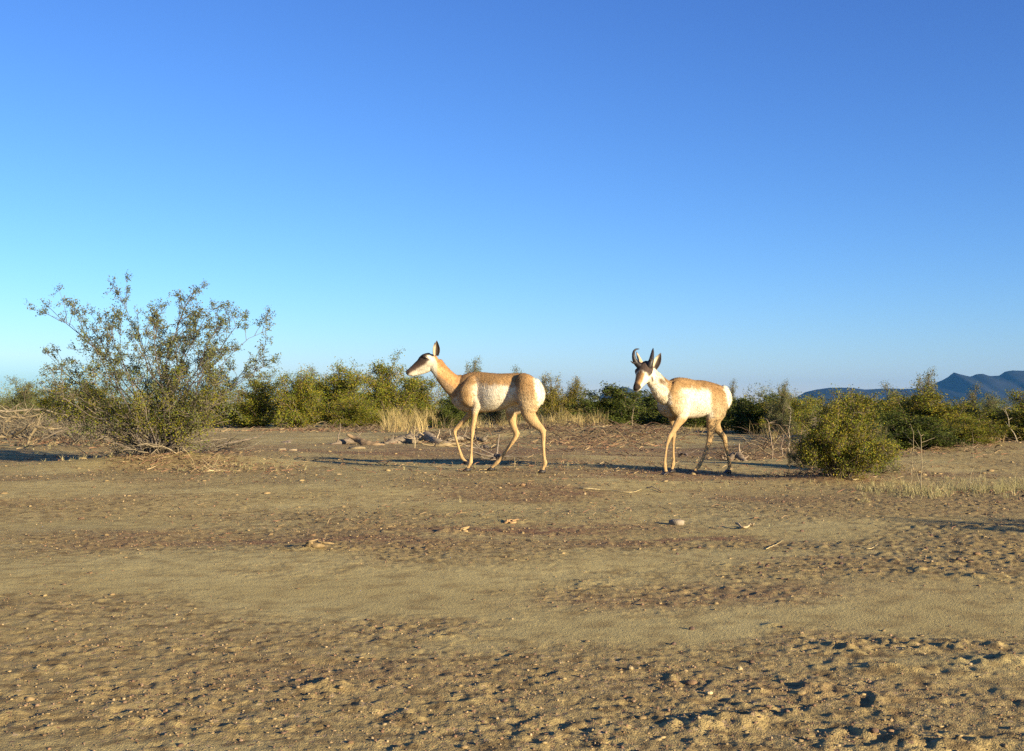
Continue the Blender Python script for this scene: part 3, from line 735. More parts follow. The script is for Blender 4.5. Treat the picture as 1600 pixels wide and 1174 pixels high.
stone(1057, 815, 22, 'grey angular stone casting a shadow on the gravel below the buck', (.19, .155, .11), 1, .75)
stone(458, 707, 14, 'pale flat stone on the bare ground right of the tall creosote', (.27, .21, .13), 2, .35)
stone(440, 706, 12, 'second pale flat stone, left of the other beside the dark clod', (.24, .19, .12), 3, .35)
stone(556, 704, 26, 'flat pale slab just below the slanting bleached log', (.22, .17, .095), 4, .25)
stone(1081, 979, 10, 'small dark round pebble on smooth silt with a long shadow', (.10, .065, .05), 5, .8, 'pebble', 'pebble')
stone(1052, 1004, 9, 'dark pebble just below and left of the other dark pebble on the silt', (.10, .065, .05), 6, .8, 'pebble', 'pebble')
stone(1155, 1046, 12, 'pale yellowish pebble on the foreground silt right of centre', (.30, .23, .12), 7, .7, 'pebble', 'pebble')
stone(985, 1045, 11, 'pale yellowish pebble near the middle of the foreground', (.28, .21, .11), 8, .7, 'pebble', 'pebble')
stone(1314, 869, 8, 'lone dark pebble on the pale silt strip at the right', (.09, .065, .06), 9, .8, 'pebble', 'pebble')
stone(1108, 1084, 11, 'pale pebble low in the foreground below the row of clods', (.46, .36, .2), 10, .7, 'pebble', 'pebble')
for k, (px, py) in enumerate([(1207, 868), (1198, 881), (1187, 891), (1186, 877), (1346, 885), (1314, 878), (1281, 877), (1290, 884), (1253, 828), (1455, 839), (1447, 859), (1092, 850), (1058, 860)]):
    stone(px, py, 6.5, 'tiny dark dropping-like pebble scattered on the silt at the right', (.10, .06, .045), 40+k, .8, 'pebble', 'pebble', 'dark pebbles scattered on the silt at the right')
# clods and scraps of bark lying on the middle ground
for k, (px, py, w, lab, c) in enumerate([(722, 827, 24, 'crumbly tan clod with bark scraps in the middle of the ground', (.32, .22, .10)), (796, 813, 22, 'small reddish clod with a dark shadow below the doe', (.30, .19, .09)),
        (448, 693, 20, 'dark clod beside the pale flat stones', (.14, .11, .09)), (487, 855, 36, 'long pale scrap of bark lying on the left ground', (.19, .135, .065))]):
    rng = np.random.default_rng(70+k); x, y = ground_xy(px, py); g = Geo(); r = w/F*y*.5
    for q in range(5):
        V, fs, cc = stone_geo(rng, r*rng.uniform(.35, .6), .5, c); g.add(V+[rng.normal()*r*.5, rng.normal()*r*.35, 0], fs, cc)
    for q in range(5):
        a = rng.uniform(0, 3.1); l = r*rng.uniform(.6, 1.3); p = np.array([rng.normal()*r*.4, rng.normal()*r*.3, r*.25])
        tube(g, [p, p+np.array([math.cos(a), math.sin(a), rng.uniform(-.2, .3)])*l], [.006, .003], 4, np.array(c)*1.1)
    link('soil_clod' if k != 3 else 'bark_scrap', g.mesh('clod'), M_STONE, label=lab, cat='clod' if k != 3 else 'bark', kind='stuff' if False else None, loc=(x, y, gz(x, y)+.004))

def twig(pts, rad, label, seed, col=(.40, .32, .17)):
    rng = np.random.default_rng(seed); x0, y0 = ground_xy(*pts[0]); P = []
    for px, py in pts:
        x, y = ground_xy(px, py); P.append((x-x0, y-y0, gz(x, y)-gz(x0, y0)+rad*1.3))
    g = Geo(); P = catmull(P, 10); P[:, 2] += np.abs(rng.normal(size=10))*rad*.8
    tube(g, P, np.linspace(rad, rad*.5, 10), 5, col)
    link('twig', g.mesh('twig'), M_DEAD, label=label, cat='twig', loc=(x0, y0, gz(x0, y0)))
twig([(905, 766), (950, 767), (985, 769), (1003, 765)], .005, 'long pale straw stick lying between the doe and the buck', 1)
twig([(1010, 763), (1022, 764), (1034, 767)], .005, 'short pale stick right of the long pale straw stick', 2, (.42, .3, .18))
twig([(1150, 820), (1162, 824), (1172, 821), (1178, 822)], .006, 'curled pale strip of bark on the gravel right of the grey stone', 3, (.36, .27, .16))
twig([(1197, 854), (1210, 847), (1224, 840)], .002, 'hair-thin straw lying on the gravel at the right', 4)
twig([(1347, 855), (1360, 856), (1372, 850)], .002, 'forked pale straw on the dark gravel strip at the right', 5)
twig([(1320, 750), (1333, 753), (1342, 752)], .005, 'small pale stick in the shade at the foot of the rounded bush', 6)
twig([(1301, 728), (1312, 741), (1320, 750)], .007, 'thin pale stick leaning down from the rounded yellow-olive bush', 7)

def gravel():
    rng = np.random.default_rng(55); n = 15000
    D = np.exp(rng.uniform(math.log(1.75), math.log(16), n*3)); px = rng.uniform(-120, 1720, n*3); x = (px-CX)/F*D
    keep = rng.uniform(size=n*3) < .7*rough_mask(x, D)**1.5+.02+.5*litter_mask(x, D)
    x = x[keep][:n]; D = D[keep][:n]; z = ground_z(x, D)
    import bmesh
    bm = bmesh.new(); bmesh.ops.create_icosphere(bm, subdivisions=1, radius=1); B = np.array([v.co[:] for v in bm.verts]); fs = np.array([[v.index for v in f.verts] for f in bm.faces]); bm.free()
    m = len(x); s = rng.gamma(1.6, .0008, m)+.0009; s = np.minimum(s, .006)*np.clip(D/5, .7, 1.7)
    V = B[None]*(s[:, None]*1.0)[:, :, None]*rng.uniform(.7, 1.3, (m, 1, 3))*[1, 1, .8]*rng.uniform(.8, 1.2, (m, len(B), 1))+np.stack([x, D, z+s*.3], 1)[:, None]
    Fc = (fs[None]+(np.arange(m)*len(B))[:, None, None]).ravel()
    pal = np.array([(.22, .155, .085), (.17, .10, .06), (.27, .20, .11), (.11, .07, .05), (.20, .13, .08)])
    C = np.repeat(pal[rng.integers(0, 5, m)]*rng.uniform(.8, 1.2, m)[:, None], len(B), 0)
    link('gravel', mesh_np('gravel', V.reshape(-1, 3), Fc, 3, C, False), M_STONE, kind='stuff')
gravel()

def crumbs():
    rng = np.random.default_rng(66); n = 6000
    D = np.exp(rng.uniform(math.log(1.8), math.log(26), n*3)); px = rng.uniform(-120, 1720, n*3); x = (px-CX)/F*D
    keep = rng.uniform(size=n*3) < (rough_mask(x, D)*.7+.05+.6*litter_mask(x, D))*np.where(D > 3.2, 1, .4); x = x[keep][:n]; D = D[keep][:n]; z = ground_z(x, D)
    import bmesh
    bm = bmesh.new(); bmesh.ops.create_icosphere(bm, subdivisions=1, radius=1); B = np.array([v.co[:] for v in bm.verts]); fs = np.array([[v.index for v in f.verts] for f in bm.faces]); bm.free()
    m = len(x); s_ = np.minimum(rng.gamma(1.2, .0024, m)+.0015, .020)*np.clip(D/6, .6, 1.7)
    V = B[None]*s_[:, None, None]*rng.uniform(.7, 1.5, (m, 1, 3))*[1, 1, .42]*rng.uniform(.7, 1.3, (m, len(B), 1))+np.stack([x, D, z+s_*.15], 1)[:, None]
    Fc = (fs[None]+(np.arange(m)*len(B))[:, None, None]).ravel()
    pal = np.array([(.22, .155, .075), (.17, .105, .055), (.26, .19, .09), (.13, .08, .05)])
    C = np.repeat(pal[rng.integers(0, 4, m)]*rng.uniform(.8, 1.15, m)[:, None], len(B), 0)
    link('soil_crumbs', mesh_np('soil_crumbs', V.reshape(-1, 3), Fc, 3, C, True), M_STONE, kind='stuff')
crumbs()

# ------------------------------------------------------------------ pronghorns
class Animal:
    def __init__(s, x0, D0, yaw):
        s.x0, s.D0 = x0, D0; s.c, s.s = math.cos(yaw), math.sin(yaw)
        s.z0 = gz0(x0, D0); s.org = np.array([x0, D0, s.z0]); s.V = []; s.Fc = []; s.n = 0
        s.fw = np.array([-s.c, -s.s, 0]); s.lf = np.array([s.s, -s.c, 0]); s.up = np.array([0, 0, 1.])
    def p(s, px, py, Y=0.0):
        """point seen at a photo pixel, on the plane Y to the left of the animal's midline (relative to the animal's base)"""
        k = (px-CX)/F
        X = (k*(s.D0-Y*s.c)-s.x0-Y*s.s)/(k*s.s-s.c)
        D = s.D0-X*s.s-Y*s.c
        return np.array([k*D, D, HC-(py-HZ)/F*D])-s.org
    def pd(s, px, py, dD):
        return np.array(pix(px, py, s.D0+dD))-s.org
    def local(s, P):
        return P@s.fw, P@s.lf, P[..., 2]
    def ring_loft(s, C, A, B, ra, rb, n=24, ex=2.0):
        """closed loft: centres C, axes A / B, half sizes ra / rb, rounded ends"""
        C = np.asarray(C); m = len(C); th = np.arange(n)*2*math.pi/n
        co = np.sign(np.cos(th))*np.abs(np.cos(th))**(2/ex); si = np.sign(np.sin(th))*np.abs(np.sin(th))**(2/ex)
        rings = [C[i]+ra[i]*co[:, None]*A[i]+rb[i]*si[:, None]*B[i] for i in range(m)]
        e0 = C[0]-(C[1]-C[0])/np.linalg.norm(C[1]-C[0])*min(ra[0], rb[0])*.5; e1 = C[-1]+(C[-1]-C[-2])/np.linalg.norm(C[-1]-C[-2])*min(ra[-1], rb[-1])*.5
        first = [(rings[0]-C[0])*.7+C[0]+(e0-C[0])*.75]; last = [(rings[-1]-C[-1])*.7+C[-1]+(e1-C[-1])*.75]
        rings = first+rings+last; m = len(rings)
        V = np.concatenate(rings+[[e0], [e1]]); k = s.n; F_ = []
        for i in range(m-1):
            for j in range(n):
                a = i*n+j; b = i*n+(j+1) % n; F_.append((k+a, k+b, k+b+n, k+a+n))
        a0, a1 = m*n, m*n+1
        for j in range(n):
            F_.append((k+a0, k+(j+1) % n, k+j)); F_.append((k+a1, k+(m-1)*n+j, k+(m-1)*n+(j+1) % n))
        # outward orientation
        cen = V.mean(0); f = F_[n*(m//2)]; q = [V[i-k] for i in f]; nn = np.cross(q[1]-q[0], q[2]-q[0]); mid = sum(q)/4
        j = np.argmin([np.linalg.norm(np.mean(r_, 0)-mid) for r_ in rings]); 
        if nn@(mid-np.mean(rings[j], 0)) < 0: F_ = [tuple(reversed(f)) for f in F_]
        s.V.append(V); s.Fc += F_; s.n += len(V)
    def torso(s, st):
        """st: column, top row, bottom row, half width"""
        rows = []
        for px, t, b, w in st:
            a, c_ = s.p(px, t), s.p(px, b); mid = (a+c_)/2; rows.append([*mid, w, (a[2]-c_[2])/2])
        Q = catmull(rows, len(st)*5); n = len(Q)
        s.ring_loft(Q[:, :3], [s.lf]*n, [s.up]*n, Q[:, 3], Q[:, 4], 32, 2.15)
    def tube(s, pts, ra, rb=None, lat=None, n=20, sub=5):
        """pts relative to base; ra across (lateral), rb along the profile"""
        pts = np.asarray(pts); ra = np.asarray(ra, float); rb = ra if rb is None else np.asarray(rb, float)
        Q = catmull(np.column_stack([pts, ra, rb]), (len(pts)-1)*sub+1); C = Q[:, :3]
        T = np.gradient(C, axis=0); T /= np.linalg.norm(T, axis=1)[:, None]
        L = s.lf if lat is None else np.asarray(lat, float)
        A = L[None]-T*(T@L)[:, None]; A /= np.linalg.norm(A, axis=1)[:, None]; B = np.cross(T, A)
        s.ring_loft(C, A, B, Q[:, 3], Q[:, 4], n)
    def leg(s, pts, Y0, Y1, rear=False):
        """pts: column, row, half thickness in metres (profile); the last point is the top of the hoof; ends up standing on the soil"""
        m = len(pts); Y = np.interp(np.arange(m), [0, m*.35, m-1], [Y0, Y1, Y1])
        P = np.array([s.p(a, b, y) for (a, b, r), y in zip(pts, Y)])
        return P, np.array([r for a, b, r in pts])
    def hoof(s, P, Q, mat, root, lift=0.0):
        """two dark toes from the pastern end P towards the toe direction Q, resting on the soil unless lifted"""
        d = np.asarray(Q)-P; fwd = d*[1, 1, 0]; fwd = fwd/np.linalg.norm(fwd); sd = np.cross([0, 0, 1.], fwd)
        zb = (gz(P[0]+s.x0, P[1]+s.D0)-s.z0+.001) if lift == 0 else Q[2]
        g = Geo()
        for sg in (-1, 1):
            top = P+sd*sg*.010; h = max(.028, top[2]-zb+.006)
            prof = [(-.014, h, .011), (.012, h*.95, .011), (.030, h*.45, .011), (.048, h*.05, .006), (.046, 0, .006), (-.018, 0, .012), (-.022, h*.45, .012)]
            V = []
            for q in (-1, 1):
                for f_, z_, w_ in prof:
                    V.append(np.array([P[0], P[1], zb])+fwd*f_+np.array([0, 0, z_])+sd*(sg*.0125+q*w_*.95))
            n = len(prof); fs = [tuple(range(n-1, -1, -1)), tuple(range(n, 2*n))]+[(i, (i+1) % n, n+(i+1) % n, n+i) for i in range(n)]
            g.add(np.array(V), fs, (.025, .02, .017))
        link('hoof', g.mesh('hoof', False), mat, root)
    def finish(s, name, root, vox, paint):
        V = np.concatenate(s.V); me = bpy.data.meshes.new('tmp'); me.from_pydata(V.tolist(), [], s.Fc); me.update()
        o = bpy.data.objects.new('tmp', me); COL.objects.link(o)
        md = o.modifiers.new('r', 'REMESH'); md.mode = 'VOXEL'; md.voxel_size = vox; md.adaptivity = 0
        dg = bpy.context.evaluated_depsgraph_get(); dg.update()
        ev = o.evaluated_get(dg); m2 = bpy.data.meshes.new_from_object(ev)
        bpy.data.objects.remove(o)
        nv = len(m2.vertices); co = np.empty(nv*3, np.float32); m2.vertices.foreach_get('co', co); co = co.reshape(-1, 3).astype(float)
        ne = len(m2.edges); ed = np.empty(ne*2, np.int32); m2.edges.foreach_get('vertices', ed); ed = ed.reshape(-1, 2)
        deg = np.bincount(ed.ravel(), minlength=nv).astype(float)[:, None]
        def lap(c):
            out = np.zeros_like(c)
            for k in range(3):
                out[:, k] = np.bincount(ed[:, 0], c[ed[:, 1], k], nv)+np.bincount(ed[:, 1], c[ed[:, 0], k], nv)
            return out/deg-c
        for it in range(9):
            co = co+.55*lap(co); co = co-.57*lap(co)
        col = paint(s, co); 
        for it in range(2): col = col+.5*lap(col)
        m2.vertices.foreach_set('co', co.astype(np.float32).ravel())
        m2.polygons.foreach_set('use_smooth', np.ones(len(m2.polygons), bool)); m2.update()
        at = m2.attributes.new('col', 'FLOAT_COLOR', 'POINT'); c4 = np.ones((nv, 4), np.float32); c4[:, :3] = np.clip(col, 0, 1); at.data.foreach_set('color', c4.ravel())
        m2.name = name; m2.materials.clear()
        return link(name, m2, M_FUR, root)
    def coat(s, body, root, n, long_fn, seed):
        """short guard hairs lying back over the body; longer on rump and mane"""
        me = body.data; nv = len(me.vertices); rng = np.random.default_rng(seed)
        co = np.empty(nv*3, np.float32); me.vertices.foreach_get('co', co); co = co.reshape(-1, 3).astype(float)
        no = np.empty(nv*3, np.float32); me.vertices.foreach_get('normal', no); no = no.reshape(-1, 3).astype(float)
        cl = np.empty(nv*4, np.float32); me.attributes['col'].data.foreach_get('color', cl); cl = cl.reshape(-1, 4)[:, :3].astype(float)
        i = rng.integers(0, nv, n); P = co[i]+rng.normal(size=(n, 3))*.002; Nn = no[i]; C = cl[i]; X = P@s.fw; Z = P[:, 2]
        L, keep = long_fn(X, Z, P)
        d0 = -s.fw[None]*.75+np.array([0, 0, -.65]); d = d0+rng.normal(size=(n, 3))*.28; d = d-Nn*(d*Nn).sum(1)[:, None]; d /= np.linalg.norm(d, axis=1)[:, None]
        d = d+Nn*rng.uniform(.02, .17, n)[:, None]; w = np.cross(d, Nn); w /= np.linalg.norm(w, axis=1)[:, None]+1e-9
        L = L*rng.uniform(.4, 1.15, n); hw = (.0011+.0012*rng.uniform(size=n))[:, None]
        V = np.stack([P-w*hw, P+w*hw, P+d*L[:, None]], 1)[keep]; C = (C*rng.uniform(.82, 1.12, n)[:, None])[keep]
        hm = mesh_np('coat', V.reshape(-1, 3), np.arange(len(V)*3), 3, np.repeat(C, 3, 0), True)
        hm.normals_split_custom_set_from_vertices(np.repeat((Nn+.25*d)[keep], 3, 0).tolist())      # hairs catch the light like the hide they lie on
        link('coat', hm, M_FUR, root, kind='stuff')
    def ear(s, base, tip, across, W, root, cup=.5, inner=(.44, .36, .25), outer=(.30, .19, .10), edge=(.10, .075, .055), deep=(.055, .043, .037)):
        base, tip, across = map(np.asarray, (base, tip, across)); ax = tip-base; Lg = np.linalg.norm(ax); ax = ax/Lg
        ac = across-ax*(across@ax); ac = ac/np.linalg.norm(ac); nr = np.cross(ax, ac)     # cup opens towards +nr
        nt_, nu = 14, 11; V = []; C = []
        for side_ in (0, 1):
            for i in range(nt_):
                t = i/(nt_-1); w = W*max(.03, math.sin(math.pi*min(1, (.18+.82*t)))**.8*(1-.25*t**3))
                for j in range(nu):
                    u = -1+2*j/(nu-1)
                    p = base+ax*Lg*t+ac*u*w+nr*(cup*w*(u*u)-cup*w*.5+.02*math.sin(t*2.6)*Lg)
                    if side_ == 1: p = p-nr*.006*(1-.6*abs(u)) 
                    V.append(p)
                    e = max(smooth(.8, 1, abs(u))*.7, smooth(.86, 1, t))
                    q = smooth(.0, .5, u)*(1-smooth(.55, .9, t)); base_c = np.array(inner)*q+np.array(deep)*(1-q)
                    C.append((base_c if side_ == 0 else np.array(outer))*(1-e)+np.array(edge)*e)
        n = nt_*nu; fs = []
        for i in range(nt_-1):
            for j in range(nu-1):
                a = i*nu+j; fs.append((a, a+1, a+nu+1, a+nu)); fs.append((n+a, n+a+nu, n+a+nu+1, n+a+1))
            for j in (0, nu-1):
                a = i*nu+j; f = (a, a+nu, n+a+nu, n+a); fs.append(f if j == 0 else f[::-1])
        for j in range(nu-1):
            a = (nt_-1)*nu+j; fs.append((a, a+1, n+a+1, n+a))
            fs.append((j+1, j, n+j, n+j+1))
        g = Geo(); g.add(np.array(V), fs, np.array(C)); return link('ear', g.mesh('ear'), M_FUR, root)
    def eye(s, c, r, root):
        import bmesh
        bm = bmesh.new(); bmesh.ops.create_uvsphere(bm, u_segments=14, v_segments=10, radius=r)
        V = np.array([v.co[:] for v in bm.verts])+c; fs = [tuple(v.index for v in f.verts) for f in bm.faces]; bm.free()
        g = Geo(); g.add(V, fs, (.012, .009, .007)); link('eye', g.mesh('eye'), M_EYE, root)

def stand(P, s, frac_from=2, target=None):
    """shift the lower leg so that its last point sits a hoof's height over the soil"""
    want = gz(P[-1][0]+s.x0, P[-1][1]+s.D0)-s.z0+.030 if target is None else target
    d = want-P[-1][2]; m = len(P)
    w = np.clip((np.arange(m)-frac_from)/(m-1-frac_from), 0, 1)
    P = P.copy(); P[:, 2] += d*w; return P

def blob(px, py, cx, cy, rx, ry, soft=.35, ang=0):
    a = math.radians(ang); dx = px-cx; dy = py-cy
    u = (dx*math.cos(a)+dy*math.sin(a))/rx; v = (-dx*math.sin(a)+dy*math.cos(a))/ry
    return 1-smooth(1-soft, 1+soft, np.hypot(u, v))

TAN = np.array((.335, .200, .086)); TAN2 = np.array((.22, .125, .055)); WHITE = np.array((.62, .55, .42)); PALE = np.array((.47, .345, .19)); DARK = np.array((.045, .032, .026)); LEGC = np.array((.43, .285, .135))

def lay(C, w, col): return C*(1-w[:, None])+np.asarray(col)*w[:, None]

def side_px(s, co, Ys=None):
    """where a vertex would show in the photo if mirrored to the near side"""
    X, Y, Z = s.local(co); Y = np.abs(Y)
    W = s.org+np.outer(X, s.fw)+np.outer(Y, s.lf); D = W[:, 1]
    return CX+W[:, 0]/D*F, HZ+(HC-(Z+s.org[2]))/D*F, X, Y, Z

# ---- the doe
def doe():
    x0, _ = -0.12, 0; s = Animal(x0, 9.62, math.radians(-27))
    root = link('pronghorn_doe', None, label='hornless tan and white pronghorn doe walking left across the bare ground', cat='pronghorn', loc=s.org)
    z2 = lambda x, y: (690+x/8.889, 570+y/8.889); z3 = lambda x, y: (690+x/8.889, 630+y/8.889); z1 = lambda x, y: (620+x/9.783, 520+y/9.783)
    T = [(185, 330, 560, .055), (230, 215, 610, .085), (310, 142, 648, .105), (400, 110, 664, .120), (500, 99, 668, .112), (600, 107, 664, .126), (700, 117, 655, .146), (800, 123, 636, .156), (900, 121, 596, .148), (1000, 118, 552, .124),
         (1090, 120, 535, .108), (1170, 140, 540, .112), (1240, 185, 540, .098), (1300, 250, 520, .075), (1335, 330, 480, .045)]
    s.torso([(*z2(x, t), 570+b/8.889, w) for x, t, b, w in T])
    # shoulder, haunch and hip masses
    def mass(pts, ra, rb, Y):
        s.tube([s.p(*z2(a, b), y) for (a, b), y in zip(pts, Y)], ra, rb)
    for sg in (1, -1):
        mass([(430, 190), (395, 320), (370, 440), (430, 540)], [.035, .05, .05, .04], [.05, .085, .085, .05], [sg*.06, sg*.105, sg*.115, sg*.095]) if sg == 1 else mass([(470, 190), (425, 320), (390, 440), (440, 560)], [.035, .05, .05, .04], [.05, .085, .08, .05], [sg*.055, sg*.08, sg*.085, sg*.085])
    mass([(1100, 175), (1165, 270), (1205, 400), (1215, 520), (1215, 600)], [.04, .065, .072, .06, .05], [.05, .095, .125, .115, .085], [.075, .097, .104, .106, .102])
    mass([(1075, 200), (1100, 300), (1090, 430), (1050, 540), (990, 620)], [.04, .06, .065, .055, .045], [.05, .09, .11, .095, .07], [-.06, -.075, -.08, -.085, -.085])
    mass([(1290, 250), (1350, 340), (1370, 430), (1340, 520)], [.05, .055, .05, .035], [.045, .04, .04, .04], [.02, .025, .03, .035])
    mass([(1310, 280), (1330, 380), (1310, 480)], [.045, .05, .04], [.04, .04, .04], [-.03, -.035, -.04])
    legs = {}
    def mk(key, pts, Y0, Y1, flat=1.0, st=True, target=None):
        P, r = s.leg([(*z3(a, b), q) for a, b, q in pts], Y0, Y1)
        if st: P = stand(P, s, 3, target)
        s.tube(P, r*flat, r); legs[key] = P
    mk('nf', [(440, -110, .0520), (490, -10, .0500), (468, 100, .0331), (450, 230, .0239), (432, 350, .0204), (428, 420, .0195), (417, 540, .0116), (412, 700, .0116), (406, 820, .0181), (402, 855, .0185), (378, 905, .0133), (362, 945, .0155)], .09, .085, .85)
    mk('ff', [(440, -60, .0500), (430, 70, .0420), (370, 175, .0276), (285, 265, .0214), (205, 350, .0204), (182, 395, .0195), (195, 480, .0116), (240, 630, .0120), (272, 735, .0176), (290, 770, .0155), (325, 805, .0133), (348, 825, .0146)], -.085, -.085, .85, False)
    mk('fh', [(985, -30, .0850), (980, 60, .0720), (972, 170, .0500), (990, 290, .0313), (1020, 385, .0276), (1040, 440, .0262), (1005, 530, .0199), (900, 680, .0142), (810, 815, .0176), (765, 865, .0195), (722, 912, .0142), (692, 945, .0155)], -.085, -.07, .8)
    mk('nh', [(1210, -20, .1000), (1210, 70, .0850), (1215, 160, .0620), (1290, 270, .0450), (1365, 345, .0322), (1402, 400, .0276), (1412, 480, .0204), (1415, 640, .0146), (1424, 790, .0151), (1436, 860, .0204), (1418, 920, .0146), (1400, 965, .0181)], .095, .085, .75)
    # points of the hocks
    for P, k, d in ((legs['nh'], 5, z3(1445, 385)), (legs['fh'], 5, z3(1080, 430))):
        Y = .085 if k == 5 and P is legs['nh'] else -.07
        tip = s.p(*d, Y); s.tube([P[3], (P[4]+tip)/2, tip], [.014, .012, .010])
    # neck and head (head turned level with the picture)
    nk = [(1000, 880, .05, .13, .10), (930, 830, .02, .118, .090), (835, 775, .0, .092, .068), (735, 670, -.02, .078, .056), (655, 570, -.03, .071, .051), (590, 480, -.03, .070, .050)]
    s.tube([s.pd(*z1(a, b), d+.13) for a, b, d, rb, ra in nk], [k[4] for k in nk], [k[3] for k in nk], lat=(0.25, -1, 0))
    hd = [(590, 400, .046, .052), (535, 425, .068, .062), (450, 440, .071, .064), (385, 490, .060, .052), (320, 530, .049, .040), (250, 578, .040, .032), (195, 605, .034, .029), (160, 603, .023, .023)]
    HD = [s.pd(*z1(a, b), .10) for a, b, rb, ra in hd]
    s.tube(HD, [h[3] for h in hd], [h[2] for h in hd], lat=(0, -1, 0))
    s.tube([s.pd(*z1(500, 500), .10), s.pd(*z1(470, 555), .10), s.pd(*z1(380, 600), .10), s.pd(*z1(230, 648), .10)], [.042, .038, .026, .018], [.028, .030, .022, .014], lat=(0, -1, 0))
    for sg in (-1, 1):
        s.tube([s.pd(*z1(400, 370), .10+sg*.042), s.pd(*z1(440, 365), .10+sg*.05), s.pd(*z1(485, 370), .10+sg*.045)], [.016, .022, .016], lat=(0, -1, 0))
    # tail
    s.tube([s.p(*z2(1340, 300)), s.p(*z2(1365, 370)), s.p(*z2(1362, 430))], [.03, .03, .016])
    h0 = HD[0]; ax = HD[-1]-HD[0]; hl = np.linalg.norm(ax); ax = ax/hl; hu = np.cross([0, -1, 0], ax); hu = hu if hu[2] > 0 else -hu
    def paint(s, co):
        px, py, X, Y, Z = side_px(s, co)
        C = np.tile(TAN, (len(co), 1))
        q = lambda x, y: z2(x, y)
        nz = (fbm(X*22+50, Z*22+50, 3, 7)-.5)*5
        # white flank, belly and brisket; the edges are ragged
        n2 = (fbm(X*60+9, Z*60+4, 3, 17)-.5)*7
        nz = nz*1.6+n2
        low = smooth(597, 607, py+nz-.04*(px-760)); body = smooth(728, 744, px+nz*.6)*(1-smooth(802, 812, px+nz*.5))
        C = lay(C, low*body, WHITE*.95)
        C = lay(C, smooth(630, 641, py+nz*.6)*(1-smooth(812, 822, px))*(py < 652), WHITE*.95)
        C = lay(C, blob(px+nz*.5, py+nz, 729, 614, 22, 30, .6)*.8, np.array((.40, .255, .115)))                # mottled shoulder
        C = lay(C, blob(px+nz, py+nz, 745, 614, 5, 17, .8)*.7, WHITE)
        C = lay(C, blob(px+nz, py+nz, 708, 630, 12, 14, .6)*.6, WHITE*.8)
        C = lay(C, blob(px+nz, py+nz, 728, 589, 16, 12, .6)*.55, TAN2)
        C = lay(C, blob(px+nz, py+nz, 729, 618, 4, 5, .6)*.5, TAN2)
        C = lay(C, blob(px+nz*.6, py+nz, 808, 588, 5, 10, .8)*.4, TAN2)
        C = lay(C, (1-smooth(584, 591, py+n2*.5))*(px > 735)*.45, TAN2)
        # haunch fades to pale downwards
        C = lay(C, smooth(602, 634, py+nz)*smooth(806, 814, px+nz*.4), PALE*1.05)
        # rump patch
        C = lay(C, smooth(831, 835.5, px-(py-590)*.17+nz*.35)*(py < 640), WHITE*1.1)
        # legs
        leg = smooth(636, 650, py); C = lay(C, leg*(py > 640)*smooth(0, .02, .64-Z), LEGC*.92)
        inner = leg*smooth(.03, .01, np.abs(np.abs(co@s.lf)-.05)-.03)
        # neck: russet behind, pale throat band
        W = co+s.org; ppx = CX+W[:, 0]/W[:, 1]*F; ppy = HZ+(HC-W[:, 2])/W[:, 1]*F
        neck = (ppx < 715)*(ppy < 620)
        a = (ppx-660)*.78+(ppy-558)*.62; n_ = (ppx-660)*.62-(ppy-558)*.78     # along / across (+ = nape)
        C = lay(C, neck*1.0, np.array((.385, .205, .085)))
        C = lay(C, neck*blob(n_+nz*.3, a, 0, 16, 8, 26, .6)*.8, np.array((.50, .31, .14)))  # sunlit middle of the neck painted in as a paler orange
        C = lay(C, neck*smooth(5, 9, n_+nz*.4)*.6, np.array((.30, .13, .05)))
        C = lay(C, neck*blob(n_+nz*.3, a+nz*.3, -1, 2, 8, 17, .4), WHITE*.9)
        C = lay(C, neck*(1-smooth(-9, -5, n_+nz*.3))*smooth(6, 12, a), np.array((.27, .18, .10)))
        # head
        r = co-h0; t = (r@ax)/hl; v = r@hu; hm = ((t > .0) & (ppx < 683) & (ppy < 592))*1.0
        C = lay(C, hm, WHITE*.72+nz[:, None]*.010)
        C = lay(C, hm*smooth(-.022, -.004, v-.0+.018*(t-.5)+nz*.0016)*smooth(.22, .34, t), np.array((.085, .052, .038)))
        C = lay(C, hm*smooth(.000, .014, v+.020*(t-.3)+nz*.0008)*smooth(.02, .15, t), DARK*1.2)
        C = lay(C, hm*blob(ppx, ppy, 662, 558.5, 10, 5.4, .4, 10), DARK)
        C = lay(C, hm*smooth(.90, .95, t)*smooth(-.03, -.012, v), DARK*.6)
        C = lay(C, hm*smooth(.55, .8, t)*smooth(-.006, .006, v), DARK*1.3)
        C = lay(C, hm*blob(ppx, ppy, 672, 559, 5.5, 2.6, .4, 30)*.9, WHITE)
        return C
    body = s.finish('body', root, .0052, paint)
    def hair(X, Z, P):
        L = np.where(Z < .52, .006, .017); px, py, _, _, _ = side_px(s, P)
        L = np.where((px > 828) & (Z > .5), .026, L); head = (px < 684) & (py < 600); L = np.where(head, .006, L)
        return L, np.random.default_rng(3).uniform(size=len(X)) < np.where(Z < .45, .25, np.where(head, .35, 1))
    s.coat(body, root, 34000, hair, 5)
    for sg in (-1, 1): s.eye(s.pd(*z1(437, 382), .10+sg*.056), .0155, root)
    s.ear(s.pd(*z1(600, 355), .05), s.pd(*z1(612, 118), .0), (-1, -.2, 0), .031, root, .75)
    s.ear(s.pd(*z1(570, 330), .14), s.pd(*z1(585, 150), .20), (-.8, -1, 0), .028, root, .6)
    for k, toe, lift in (('nf', z3(290, 985), 0), ('fh', z3(618, 965), 0), ('nh', z3(1335, 1005), 0), ('ff', z3(385, 850), 1)):
        P = legs[k][-1]; Q = s.p(*toe, .085 if k[0] == 'n' else -.08)
        s.hoof(P-np.array([0, 0, .004]), Q, M_HORN, root, lift)
doe()

